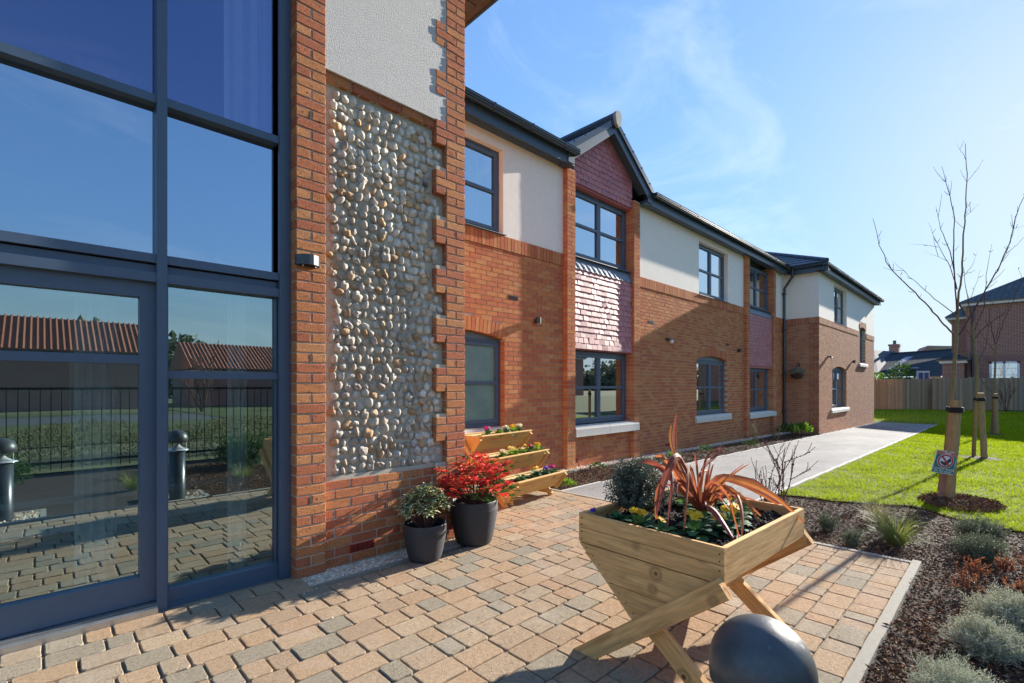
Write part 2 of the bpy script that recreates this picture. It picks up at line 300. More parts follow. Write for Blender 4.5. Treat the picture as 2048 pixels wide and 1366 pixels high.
def tag(o, label=None, cat=None, group=None, kind=None):
    if label: o['label'] = label
    if cat: o['category'] = cat
    if group: o['group'] = group
    if kind: o['kind'] = kind
    return o
def link(name, me, parent=None, loc=None, world=True):
    o = bpy.data.objects.new(name, me); COL.objects.link(o)
    if parent is not None:
        o.parent = parent
        if world: o.matrix_parent_inverse = Matrix.Translation(-Vector(WL.get(parent.name, (0, 0, 0))))
    if loc is not None: o.location = loc
    WL[o.name] = (0, 0, 0)
    return o
WL = {}
def thing(name, loc, label, cat, group=None, rz=0, kind=None):
    o = bpy.data.objects.new(name, None); COL.objects.link(o); o.empty_display_size = .1
    o.location = loc; o.rotation_euler = (0, 0, rz); WL[o.name] = tuple(loc)
    return tag(o, label, cat, group, kind)
def part(name, b, mats, parent, smooth=False, world=True, kind=None):
    me = b.mesh(name, mats, smooth) if isinstance(b, B) else b
    o = link(name, me, parent, world=world)
    if kind: o['kind'] = kind
    if parent is not None and world and parent.type == 'MESH':
        o.matrix_parent_inverse = Matrix.Identity(4)
    return o
def copy_tree(o, parent=None):
    c = o.copy(); COL.objects.link(c)
    if parent is not None: c.parent = parent
    for ch in o.children: copy_tree(ch, c)
    return c
def norm(v): return v/(np.linalg.norm(v, axis=-1, keepdims=True)+1e-9)

# ---------------------------------------------------------------- vegetation helpers
def leaf_quads(b, P, D, L, W, fold=.25, mi=0, tone=None, side=None):
    """N small leaves: base P, direction D, two folded triangles each side"""
    n = len(P); D = norm(D)
    if side is None:
        r = norm(rng.normal(size=(n, 3))); side = norm(np.cross(D, r))
    up = np.cross(side, D)
    L = np.broadcast_to(L, n)[:, None]; W = np.broadcast_to(W, n)[:, None]
    a = P; t = P+D*L; m1 = P+D*L*.45+side*W*.5+up*W*fold; m2 = P+D*L*.45-side*W*.5+up*W*fold
    V = np.stack([a, m1, t, m2], 1).reshape(-1, 3)
    k = 4*np.arange(n)[:, None]
    F = np.concatenate([k+np.array([[0, 1, 2]]), k+np.array([[0, 2, 3]])], 0)
    tn = rng.random(n) if tone is None else np.broadcast_to(tone, n)
    b.add(V, F, np.concatenate([tn, tn]), mi)
def blades(b, P, D, L, W, droop, S=5, mi=0, tone=None, side=None, taper=None, twist=0):
    """N curved tapering ribbons"""
    n = len(P); D = norm(D); L = np.broadcast_to(L, n).astype(float); W = np.broadcast_to(W, n); droop = np.broadcast_to(droop, n)
    if side is None:
        side = norm(np.cross(D, np.array([0, 0, 1.])) + rng.normal(size=(n, 3))*.15)
    pts = [P.copy()]; p = P.copy(); d = D.copy()
    for i in range(S):
        p = p+d*(L/S)[:, None]; pts.append(p.copy())
        d = d-np.array([0, 0, 1.])*(droop/S*(i+1)/S*2)[:, None]; d = norm(d)
    V = []
    for i, q in enumerate(pts):
        t = i/S; wf = (taper(t) if taper else max(.03, (1-t**1.5)))
        V += [q-side*(W*wf*.5)[:, None], q+side*(W*wf*.5)[:, None]]
    V = np.stack(V, 1).reshape(-1, 3); k = (2*(S+1))*np.arange(n)[:, None]
    F = np.concatenate([k+np.array([[2*i, 2*i+1, 2*i+3, 2*i+2]]) for i in range(S)], 0)
    tn = rng.random(n) if tone is None else np.broadcast_to(tone, n)
    b.add(V, F, np.tile(tn, S), mi)
def ball_pts(n, c, r, shell=.5, zmin=-1.):
    d = norm(rng.normal(size=(n, 3))); d[:, 2] = np.where(d[:, 2] < zmin, -d[:, 2], d[:, 2])
    q = (rng.random(n)*(1-shell**3)+shell**3)**(1/3)
    return d*q[:, None]*np.array(r)+np.array(c), d
ICO = None
def ico(sub=1):
    import bmesh
    bm = bmesh.new(); bmesh.ops.create_icosphere(bm, subdivisions=sub, radius=1)
    V = np.array([v.co[:] for v in bm.verts]); F = np.array([[v.index for v in f.verts] for f in bm.faces]); bm.free(); return V, F
IV1, IF1 = ico(1); IV2, IF2 = ico(2); IV3, IF3 = ico(3)
def stones(b, P, r, mi=0, flat=.7):
    n = len(P); q = norm(rng.normal(size=(n, 4)))
    w_, x, y, z = q.T
    R = np.stack([1-2*(y*y+z*z), 2*(x*y-z*w_), 2*(x*z+y*w_), 2*(x*y+z*w_), 1-2*(x*x+z*z), 2*(y*z-x*w_), 2*(x*z-y*w_), 2*(y*z+x*w_), 1-2*(x*x+y*y)], 1).reshape(n, 3, 3)
    S = rng.uniform(.6, 1.25, (n, 1, 3))*np.broadcast_to(r, n)[:, None, None]
    V = np.einsum('nij,nkj->nki', R, IV1[None]*S)+P[:, None]
    F = IF1[None]+len(IV1)*np.arange(n)[:, None, None]
    b.add(V.reshape(-1, 3), F.reshape(-1, 3), np.repeat(rng.random(n), len(IF1)), mi)

# ================================================================ GROUND
XB = [-900, -80, -20, -5, 1.3, 10, 20, 28, 36, 50, 90, 260, 1400]
def sheet(name, x0, x1, y0, y1, off, m, kind='structure', parent=None, yf=None):
    xs = sorted({x0, x1, *[x for x in XB if x0 < x < x1]})
    V = []; 
    for x in xs: V += [(x, y0, g(x)+off), (x, y1, g(x)+off)]
    F = [[2*i, 2*i+2, 2*i+3, 2*i+1] for i in range(len(xs)-1)]
    b = B(); b.add(V, F); o = part(name, b, m, parent)
    if kind: o['kind'] = kind
    return o
sheet('ground', -900, 1400, -1400, 1200, -.075, m_field)
# lawn sheet shaped along the bed edge
LEY = np.array([-30, -6, -.5, -.12, .13, .46, .84, 1.17, 1.5, 2.0, 2.19]); LEX = np.array([5.5, 6.6, 7.1, 7.16, 7.16, 7.4, 7.75, 7.5, 7.36, 7.28, 7.2])
def lawn_x(y): return np.interp(y, LEY, LEX)
b = B(); ys = np.unique(np.concatenate([np.linspace(-30, -2, 8), np.linspace(-2, 2.19, 40)])); V = []
for y in ys:
    xs = [float(lawn_x(y)), 10, 15, 20, 28, 36, 50]
    V += [(x, y, g(x)-.012) for x in xs]
k = 7; F = [[i*k+j, i*k+j+1, (i+1)*k+j+1, (i+1)*k+j] for i in range(len(ys)-1) for j in range(k-1)]
b.add(V, F)
V = []; xs = [28.45, 32, 36, 50]
for x in xs: V += [(x, 2.19, g(x)-.012), (x, 14, g(x)-.012)]
b.add(V, [[2*i, 2*i+2, 2*i+3, 2*i+1] for i in range(3)])
part('lawn', b, m_lawn, None)['kind'] = 'structure'
# bark bed
sheet('bark_bed', -8, 9.4, -3.2, .485, -.03, m_mulch)
sheet('bark_bed', 5.13, 9.4, .485, 2.19, -.031, m_mulch)
sheet('wall_bed', 5.1, 18.66, 4.30, 5.45, -.03, m_mulch)
sheet('far_bed', 28.6, 30.2, 2.3, 6.5, -.004, m_mulch)
# path
path = sheet('path', 5.1, 28.4, 2.25, 4.24, -.004, m_path)
bb = B(); A = []; Bm = []
for x in np.arange(5.12, 28.3, .915):
    for y0 in (2.19, 4.24):
        A.append((x+.003, y0, g(x)-.15)); Bm.append((x+.912, y0+.055, g(x+.45)+.006))
for y in np.arange(2.25, 4.2, .9): A.append((28.4, y+.003, -.6)); Bm.append((28.45, min(4.24, y+.897), g(28.4)+.006))
A = np.array(A); Bm = np.array(Bm)
v = pm('grey edging stone', [(.42, .40, .37)], .9, 14, .1)
for i in range(len(A)):
    o = link('edging_stone', B().box(A[i], Bm[i]).mesh('edging_stone', v), path)
# terrace with its pavers
XT = 5.06
b = B(); 
for (x0, x1, y0, y1) in ((-6, 1.3, .545, 3.80), (1.3, 2.95, .545, 3.38), (2.95, XT, .545, 5.24)):
    xs = sorted({x0, x1, *[x for x in XB if x0 < x < x1]}); V = []
    for x in xs: V += [(x, y0, g(x)-.013), (x, y1, g(x)-.013)]
    b.add(V, [[2*i, 2*i+2, 2*i+3, 2*i+1] for i in range(len(xs)-1)])
terrace = part('terrace', b, m_joint, None); terrace['kind'] = 'structure'
PL = [.118, .158, .198, .238]; PD = .158
def paver_mesh(L, D, seed):
    r = random.Random(seed); c = .016; pts = []
    for (x, y) in ((-1, -1), (1, -1), (1, 1), (-1, 1)):
        X = x*(L/2-.002); Y = y*(D/2-.002); cc = c*r.uniform(.5, 1.3)
        pr = [(X, Y-y*cc), (X-x*cc*.3, Y-y*cc*.3), (X-x*cc, Y)]
        if x*y > 0: pr = pr[::-1] if (x, y) == (-1, -1) or (x, y) == (1, 1) else pr
        if (x, y) in ((-1, -1), (1, 1)): q = [(X, Y-y*cc), (X-x*cc*.3, Y-y*cc*.3), (X-x*cc, Y)]
        else: q = [(X-x*cc, Y), (X-x*cc*.3, Y-y*cc*.3), (X, Y-y*cc)]
        pts += q
        # mid edge point, slightly uneven
        nx = {(-1, -1): (0, -1), (1, -1): (1, 0), (1, 1): (0, 1), (-1, 1): (-1, 0)}[(x, y)]
        pts.append((nx[0]*(L/2-.002-r.uniform(0, .004))+(r.uniform(-.02, .02) if nx[0] == 0 else 0), nx[1]*(D/2-.002-r.uniform(0, .004))+(r.uniform(-.02, .02) if nx[1] == 0 else 0)))
    p = np.array(pts); k = len(p)
    V = []; 
    for z, s in ((-.05, 0), (-.005, 0), (-.0015, .0018), (0, .0045)):
        q = p*(1-s*2/np.array([L, D])); V += [(a, c_, z+(r.uniform(-.0003, .0003) if z == 0 else 0)) for a, c_ in q]
    V.append((0, 0, .0003))
    F = [[i*k+j, i*k+(j+1) % k, (i+1)*k+(j+1) % k, (i+1)*k+j] for i in range(3) for j in range(k)]
    b = B(); n0 = 4*k
    b.add(V, F+[[3*k+j, 3*k+(j+1) % k, n0] for j in range(k)])
    return b
PM = {(L, s): paver_mesh(L, PD, 31*s+int(L*1000)) for L in PL for s in range(6)}
PMm = {k_: v_.mesh('paver', m_paver) for k_, v_ in PM.items()}
items = []; yrow = .552+PD/2; prev = -1
while yrow < 5.2:
    x = XT-.02-rng.uniform(0, .0)
    xmin = -3.2
    seq = 0
    while x > xmin:
        L = [.118, .158, .158, .198, .238, .238][rng.integers(6)]; 
        xc = x-L/2-.004; ylim = 3.74 if xc < 1.31 else (3.38 if xc < 2.97 else 5.2)
        if yrow+PD/2 <= ylim+.03: items.append((xc, yrow, L, int(rng.integers(6))))
        x -= L+.0045
    yrow += PD+.004
def camdist(x, y, z=0):
    return math.sqrt(x*x+y*y+(z-H)**2)
def pix(x, y, z):
    d = x*.6984+y*.7157
    if d < .2: return None
    return (1024+967*(x*.7157-y*.6984)/d, 771-967*(z-H)/d)
def vis(x, y, z, m=20):
    p = pix(x, y, z); return p is not None and -m < p[0] < 2048+m and -m < p[1] < 1366+m
sc_ = []
for it in items:
    v_ = vis(it[0], it[1], g(it[0]), 60); sc_.append((0 if v_ else 1, camdist(it[0], it[1])))
order = sorted(range(len(items)), key=lambda i: sc_[i])
stuff = B()
for rank, i in enumerate(order):
    x, y, L, s = items[i]; rzz = rng.normal(0, .006); z = g(x)+rng.normal(0, .0012); flip = math.pi*(rng.random() < .5)
    if rank < 298:
        o = link('paver', PMm[(L, s)], terrace); o.location = (x, y, z); o.rotation_euler = (0, 0, rzz+flip)
    else:
        src = PM[(L, s)]; V = np.vstack(src.V); c_, s_ = math.cos(rzz+flip), math.sin(rzz+flip)
        V = V@np.array([[c_, -s_, 0], [s_, c_, 0], [0, 0, 1]]).T+np.array([x, y, z]); t = rng.random(); n0 = stuff.n; stuff.V.append(V)
        for f in src.F: stuff.F.append(f+n0); stuff.T.append(np.full(len(f), t)); stuff.M.append(np.zeros(len(f), int))
        stuff.n += len(V)
part('paving', stuff, m_paver, terrace, kind='stuff')
# kerbs round the terrace
kerb = B()
for x in np.arange(1.55, 5.0, .915):
    x1 = min(x+.911, 5.115)
    o = link('kerb_stone', B().box((x+.002, .487, g(x)-.15), (x1-.002, .543, g(x+.4)+.012)).mesh('kerb_stone', m_kerb), terrace)
for y in np.arange(.547, 4.3, .915):
    o = link('kerb_stone', B().box((XT, y, g(XT)-.15), (XT+.05, min(y+.911, 4.3), g(XT)+.004)).mesh('kerb_stone', m_kerb), terrace)
o = link('kerb_stone', B().box((XT, 4.30, g(XT)-.15), (XT+.05, 5.24, g(XT)+.004)).mesh('kerb_stone', m_kerb), terrace)
for x in np.arange(-4.0, .8, .915):
    o = link('kerb_stone', B().box((x+.002, .487, -.15), (x+.913, .543, .012)).mesh('kerb_stone', m_kerb), terrace)
# gravel margins
def gravel(name, x0, x1, y0, y1, n, r, off=-.02, xs=None):
    P = np.stack([rng.uniform(x0, x1, n), rng.uniform(y0, y1, n), np.zeros(n)], 1); P[:, 2] = G(P[:, 0])+off+rng.random(n)*r*1.3
    bb = B(); stones(bb, P, r*rng.uniform(.6, 1.3, n)); return tag(part(name, bb, m_pebble, None), 'loose pale beach pebbles along the wall foot', 'gravel', kind='stuff')
sheet('gravel_strip', 1.3, 2.97, 3.385, 3.66, -.03, m_joint); gravel('gravel', 1.31, 2.95, 3.39, 3.62, 5200, .010)
sheet('gravel_strip', 2.86, 5.06, 5.245, 5.5, -.03, m_joint)
sheet('gravel_strip', 5.08, 18.66, 5.22, 5.5, -.022, m_joint); gravel('gravel', 5.1, 18.6, 5.235, 5.44, 7500, .016)
sheet('gravel_strip', 18.75, 28.4, 4.296, 4.5, -.022, m_joint); gravel('gravel', 18.7, 28.4, 4.30, 4.41, 1500, .018)
b = B()
b.box((1.32, 3.372, -.1), (2.96, 3.386, -.004)); b.box((1.315, 3.372, -.1), (1.329, 3.55, .0))
for x in np.arange(5.1, 18.6, 1.5): b.box((x, 5.205, g(x)-.1), (min(x+1.5, 18.6), 5.222, g(x+.75)+.006))
for x in np.arange(2.97, 5.0, 1.5): b.box((x, 5.235, g(x)-.1), (min(x+1.5, 5.05), 5.245, g(x+.75)+.004))
tag(part('edging_strip', b, m_kerb, None), kind='structure')

# bark chips
def chips(n, reg, dens):
    P = []
    while len(P) < n:
        x = rng.uniform(reg[0], reg[1], n*2); y = rng.uniform(reg[2], reg[3], n*2)
        ok = dens(x, y); P = np.concatenate([P, np.stack([x[ok], y[ok]], 1)]) if len(P) else np.stack([x[ok], y[ok]], 1)
    return P[:n]
def bed1(x, y):
    inb = ((x < 5.12) & (y < .48)) | ((x >= 5.12) & (y < 2.17) & (x < lawn_x(y)+.05*np.sin(9*y)))
    pit = ((x-8.3)/.62)**2+((y-.40)/.36)**2 < 1
    near = rng.random(len(x)) < np.clip(3.0/np.hypot(x, y), 0, 1)**1.2
    return (inb | pit) & near & (np.hypot(x, y) > .6)
def relief(x, y): return .018*np.sin(3.1*x+1.7*y)*np.sin(2.3*y-1.1*x)+.012*np.sin(7*x+3*y)
def chipmesh(P, zf, s0):
    n = len(P); bb = B(); p3 = np.stack([P[:, 0], P[:, 1], zf(P[:, 0], P[:, 1])+rng.random(n)*.03], 1)
    d = norm(rng.normal(size=(n, 3))*np.array([1, 1, .45])); leaf_quads(bb, p3, d, s0*rng.uniform(.5, 1.9, n), s0*rng.uniform(.25, .6, n), .15); return bb
P = chips(62000, (1.2, 9.2, -2.6, 2.2), bed1)
tag(part('bark_mulch', chipmesh(P, lambda x, y: G(x)-.03+relief(x, y)*.6+.01, .026), m_chip, None), 'dark bark mulch spread over the planting bed by the kerb', 'bark mulch', kind='stuff')
P = chips(15000, (5.15, 18.6, 4.31, 5.2), lambda x, y: rng.random(len(x)) < np.clip(7/x, 0, 1)**1.5)
tag(part('bark_mulch', chipmesh(P, lambda x, y: G(x)-.03+relief(x, y)*.5, .03), m_chip, None), 'dark bark mulch in the narrow bed below the brick wall', 'bark mulch', kind='stuff')
P = chips(5500, (7.5, 9.1, -.05, .9), lambda x, y: ((x-8.35)/.62)**2+((y-.42)/.40)**2 < 1)
tag(part('bark_mulch', chipmesh(P, lambda x, y: G(x)-.01+.014*np.clip(1-((x-8.3)/.80)**2-((y-.40)/.60)**2, 0, 1), .03), m_chip, None), 'dark bark mulch round the foot of the nearest young tree', 'bark mulch', kind='stuff')
# tree pits
for (px, py, r) in ((8.35, .42, .38), (14.6, .42, .36), (23.7, .32, .35)):
    b = B(); k = 20; V = [(px, py, g(px)+.03)]+[(px+r*1.3*math.cos(t)*random.uniform(.8, 1.1), py+r*math.sin(t)*random.uniform(.8, 1.1), g(px+r*1.3*math.cos(t))-.003) for t in np.arange(k)*2*math.pi/k]
    b.add(V, [[0, i+1, (i+1) % k+1] for i in range(k)]); part('tree_pit', b, m_mulch, None)['kind'] = 'structure'
# grass blades
def grassfield(n, x0, x1, y0, y1, h, wd):
    x = x0+(x1-x0)*rng.random(n)**1.6; y = rng.uniform(y0, y1, n)
    ok = (x > lawn_x(y)-.03+.04*np.sin(11*y)) & (y < 2.17)
    for (px, py, r) in ((8.35, .42, .42), (14.6, .42, .36)): ok &= ((x-px)/(r*1.3))**2+((y-py)/r)**2 > rng.uniform(.75, 1.1, n)
    x = x[ok]; y = y[ok]; m = len(x)
    cl = .60+.75*(np.sin(3.1*x+1.3*np.sin(2*y))*np.sin(4.3*y+.8*np.sin(3*x))*.5+.5)+.25*np.sin(11*x)*np.sin(13*y)
    P = np.stack([x, y, G(x)-.012], 1); D = np.stack([rng.normal(0, .6, m)+.35*np.sin(5*x+3*y), rng.normal(0, .6, m)+.35*np.sin(4*y-6*x), np.ones(m)], 1)
    sc = np.clip(x/9, .8, 3.2)
    bb = B(); blades(bb, P, D, h*cl*rng.uniform(.45, 1.5, m)*np.clip(sc, 1, 1.15), wd*sc, rng.uniform(.2, 1.2, m), S=2, side=norm(np.stack([rng.normal(size=m), rng.normal(size=m), np.zeros(m)], 1)))
    return bb
bb = grassfield(300000, 7.0, 28, -4.5, 2.19, .042, .0055)
tag(part('lawn_grass', bb, m_grass, None), 'short bright green lawn grass beside the path', 'grass', kind='stuff')
bb = grassfield(45000, 25, 40, -4, 2.19, .05, .012)
n = 30000; x = rng.uniform(28.5, 40, n); y = rng.uniform(2.2, 9, n); P = np.stack([x, y, G(x)-.012], 1)
blades(bb, P, np.stack([rng.normal(0, .4, n), rng.normal(0, .4, n), np.ones(n)], 1), .05*rng.uniform(.6, 1.3, n), .02, .5, S=2)
tag(part('far_grass', bb, m_grass, None), 'shaded lawn grass in front of the far fence', 'grass', kind='stuff')

# ================================================================ MAIN BUILDING
bld = thing('care_home', (10, 6, 0), 'long two storey red brick building with flint panel, tall glazing and white render above', 'building')
PZ = .0742; PB = .2225; JT = .0095
def frame(o, u, nrm):
    o = np.array(o, float); u = np.array(u, float); nn = np.array(nrm, float); return o, u, nn
FM = frame((0, 5.45, 0), (1, 0, 0), (0, -1, 0)); FW = frame((0, 4.415, 0), (1, 0, 0), (0, -1, 0)); FS = frame((18.69, 0, 0), (0, 1, 0), (-1, 0, 0))
def fbox(bb, fr, u0, u1, d0, d1, z0, z1, tone=None, mi=0):
    """boxes in a wall frame; d is outward distance"""
    o, u, nn = fr; u0, u1, d0, d1, z0, z1 = [np.atleast_1d(np.asarray(q, float)) for q in (u0, u1, d0, d1, z0, z1)]
    n = max(map(len, (u0, u1, d0, d1, z0, z1))); ex = lambda q: np.broadcast_to(q, n)[:, None]
    p = o+ex(u0)*u+ex(d0)*nn+ex(z0)*np.array([0, 0, 1.]); q = o+ex(u1)*u+ex(d1)*nn+ex(z1)*np.array([0, 0, 1.])
    bb.boxes(np.minimum(p, q), np.maximum(p, q), None if tone is None else np.broadcast_to(tone, n), mi)
def arch_cut(u0, u1, zs, rise, t=.216):
    c = (u1-u0)/2; R = (c*c+rise*rise)/(2*rise); zc = zs+rise-R; uc = (u0+u1)/2; Ro = R+t; a0 = math.asin(c/R)
    def f(za, zb):
        zm = (za+zb)/2
        if zm < zs-.02: return None
        hh = Ro*Ro-(zm-zc)**2
        if hh <= 0: return None
        hw = min(math.sqrt(hh), abs((zm-zc)*math.tan(a0))+.012) 
        if zm > zc+Ro*math.cos(a0): hw = min(hw, math.sqrt(hh))
        return (uc-hw, uc+hw)
    return f, (uc, zc, R, a0, t)
def brick_field(bb, fr, u0, u1, z0, z1, cuts=(), depth=.1, phase=0, arches=(), zoff=0.):
    k0 = int(math.floor((z0-zoff)/PZ)); U0 = []; U1 = []; Z0 = []; Z1 = []
    for k in range(k0, int(math.ceil((z1-zoff)/PZ))):
        za = max(z0, k*PZ+zoff); zb = min(z1, (k+1)*PZ+zoff-JT)
        if zb-za < .02: continue
        segs = [(u0, u1)]
        cc = [(a, b_) for (a, b_, c, d) in cuts if c < zb-.012 and d > za+.012]
        for af in arches:
            q = af(za, zb)
            if q: cc.append(q)
        for (a, b_) in cc:
            ns = []
            for (s, e) in segs:
                if b_ <= s or a >= e: ns.append((s, e)); continue
                if a > s: ns.append((s, a))
                if b_ < e: ns.append((b_, e))
            segs = ns
        off = phase+(PB/2 if k % 2 else 0)
        for (s, e) in segs:
            i0 = math.floor((s-off)/PB)
            for i in range(i0, math.ceil((e-off)/PB)+1):
                a = max(s, off+i*PB+(JT if off+i*PB > s else 0)); b_ = min(e, off+(i+1)*PB)
                if b_-a > .035: U0.append(a); U1.append(b_); Z0.append(za); Z1.append(zb)
    n = len(U0)
    fbox(bb, fr, U0, U1, np.full(n, -depth), rng.normal(0, .0008, n), Z0, Z1)
def voussoirs(bb, fr, spec, d=0.002):
    uc, zc, R, a0, t = spec; n = int(round(2*a0*R/.075)); o, u, nn = fr; z_ = np.array([0, 0, 1.])
    for i in range(n):
        a = -a0+(i+.5)*2*a0/n; rd = math.sin(a)*u+math.cos(a)*z_; td = math.cos(a)*u-math.sin(a)*z_
        c = o+uc*u+zc*z_+rd*(R+t/2)-nn*(.05-d)
        bb.obox(c, (t/2-.004, .05, a0*R/n-.005), np.stack([rd, nn, td], 1), rng.random())
def cells(bb, fr, u0, u1, z0, z1, ops, d0, d1, mi=0, grow=.005):
    us = sorted({u0, u1, *[min(max(q, u0), u1) for o_ in ops for q in (o_[0]-grow, o_[1]+grow)]}); zs = sorted({z0, z1, *[min(max(q, z0), z1) for o_ in ops for q in (o_[2]-grow, o_[3]+grow)]})
    for i in range(len(us)-1):
        j0 = None
        for j in range(len(zs)):
            ins = j == len(zs)-1 or any(o_[0]-grow < (us[i]+us[i+1])/2 < o_[1]+grow and o_[2]-grow < (zs[j]+zs[j+1])/2 < o_[3]+grow for o_ in ops)
            if not ins and j0 is None: j0 = j
            if ins and j0 is not None: fbox(bb, fr, us[i], us[i+1], d0, d1, zs[j0], zs[j], 0., mi); j0 = None
# window openings (u0,u1,z0,z1)
UP1 = (3.35, 5.13, 3.73, 5.03); GR1 = (3.35, 5.16, .76, 2.10)
UP2 = (11.92, 13.74, 3.71, 5.06); GR2 = (11.80, 13.72, .63, 2.06)
BY1 = (6.795, 8.725, .635, 5.02); BY2 = (15.105, 17.195, .57, 5.13)
WU = (20.72, 22.70, 3.705, 5.08); WG = (20.45, 22.66, .56, 1.96); WN = (25.07, 26.28, 2.36, 3.82)
SB, ST = 3.485, 3.700
a1, v1 = arch_cut(GR1[0], GR1[1], 2.10, .10); a2, v2 = arch_cut(GR2[0], GR2[1], 2.06, .10)
a3, v3 = arch_cut(WG[0], WG[1], 1.96, .14); a4, v4 = arch_cut(WN[0], WN[1], 3.82, .09)
GR1o = GR1[:3]+(2.2,); GR2o = GR2[:3]+(2.16,); WGo = WG[:3]+(2.10,); WNo = WN[:3]+(3.91,)
# mortar / render cores
core = B()
cells(core, FM, 2.9, 18.70, -.7, SB, [GR1o, GR2o, BY1, BY2], -.008, -.30, 0)
cells(core, FW, 18.698, 28.25, -.7, SB, [WGo, WNo], -.008, -.30, 0)
fbox(core, FS, 4.425, 5.50, -.008, -.25, -.7, SB, 0., 0)
core.box((28.0, 4.72, -.7), (28.25, 12, SB), 0., 0)
cells(core, FW, 24.9, 26.45, SB, ST+.45, [WNo], -.006, -.298, 0)
part('mortar_bed', core, [m_mortar], bld)
for (u0, u1) in ((2.9, 6.57), (8.95, 14.88), (17.42, 18.70)):
    rend = B(); cells(rend, FM, u0, u1, ST, 5.26, [UP1, UP2], 0., -.30, 0, 0.); part('render_panel', rend, m_cream, bld)
rendw = B()
cells(rendw, FW, 18.69, 24.9, ST, 5.26, [WU], 0., -.30, 0, 0.); fbox(rendw, FW, 26.45, 28.259, 0, -.3, ST, 5.26, 0.)
fbox(rendw, FW, 24.9, 26.45, 0, -.3, ST+.44, 5.26, 0.)
fbox(rendw, FS, 4.715, 5.45, 0., -.25, ST, 5.26, 0.)
part('render_panel', rendw, m_cream, bld)
# brickwork of the long wall and of the wing
bw = B()
brick_field(bw, FM, 2.95, 6.57, -.3, SB, [GR1], arches=[a1])
brick_field(bw, FM, 6.795, 8.725, -.3, BY1[2]-.02, [])
brick_field(bw, FM, 8.95, 14.88, -.35, SB, [GR2], arches=[a2], phase=.05)
brick_field(bw, FM, 15.105, 17.195, -.4, BY2[2]-.02, [])
brick_field(bw, FM, 17.42, 18.70, -.4, SB, [], phase=.02)
voussoirs(bw, FM, v1); voussoirs(bw, FM, v2)
# soldier string course, slightly proud
for (u0, u1) in ((2.95, 6.57), (8.95, 14.88), (17.42, 18.68)):
    n = int((u1-u0)/.0745); uu = u0+np.arange(n)*(u1-u0)/n
    fbox(bw, FM, uu+.004, uu+(u1-u0)/n-.005, -.1, .014+rng.normal(0, .0008, n), SB+.004, ST-.001)
bw3 = B()
brick_field(bw3, FW, 18.69, 28.258, -.45, SB, [WG, WN], arches=[a3], phase=.03)
brick_field(bw3, FS, 4.422, 5.45, -.4, SB, [], phase=.01)
voussoirs(bw3, FW, v3); voussoirs(bw3, FW, v4, .016)
for (fr, u0, u1) in ((FW, 18.677, 24.90), (FW, 26.45, 28.272), (FS, 4.402, 5.44)):
    n = int((u1-u0)/.0745); uu = u0+np.arange(n)*(u1-u0)/n
    fbox(bw3, fr, uu+.004, uu+(u1-u0)/n-.005, -.1, .014+rng.normal(0, .0008, n), SB+.004, ST-.001)
n = int(1.0/PZ); 
# piers
pr = B()
for (x0, x1, zt) in ((6.572, 6.793, 5.2), (8.727, 8.948, 5.2), (14.882, 15.103, 5.24), (17.197, 17.418, 5.24)):
    pcore = B(); pcore.box((x0+.006, 5.356, -.5), (x1-.006, 5.80, zt), 0., 0); part('pier_mortar', pcore, m_mortar, bld)
    k = -5
    while (k+1)*PZ < zt:
        za, zb = k*PZ, (k+1)*PZ-JT; j = rng.normal(0, .0008)
        if k % 2: pr.box((x0, 5.350+j, za), (x1, 5.447, zb), rng.random()); pr.box((x0+.001, 5.457, za), (x1-.001, 5.66, zb), rng.random())
        else:
            xm = (x0+x1)/2; pr.box((x0, 5.350+j, za), (xm-JT/2, 5.556, zb), rng.random()); pr.box((xm+JT/2, 5.350+j, za), (x1, 5.556, zb), rng.random())
            pr.box((x0+.001, 5.566, za), (x1-.001, 5.66, zb), rng.random())
        k += 1
o = part('brickwork', bw, m_brick2, bld, kind='stuff'); o = part('brickwork', bw3, m_brick3, bld, kind='stuff'); part('pier_brickwork', pr, m_brick2, bld, kind='stuff')

# interior volume: floors, back walls
inn = B()
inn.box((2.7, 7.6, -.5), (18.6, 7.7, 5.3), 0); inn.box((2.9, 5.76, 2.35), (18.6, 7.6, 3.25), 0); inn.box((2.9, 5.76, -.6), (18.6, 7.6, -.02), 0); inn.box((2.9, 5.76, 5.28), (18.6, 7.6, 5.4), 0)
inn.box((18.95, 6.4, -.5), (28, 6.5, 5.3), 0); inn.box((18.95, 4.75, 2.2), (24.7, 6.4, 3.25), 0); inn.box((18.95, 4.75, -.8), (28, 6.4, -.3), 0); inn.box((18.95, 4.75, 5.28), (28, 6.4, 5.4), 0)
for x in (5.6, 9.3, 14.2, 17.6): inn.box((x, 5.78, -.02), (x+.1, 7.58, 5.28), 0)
part('interior', inn, m_dark, bld)

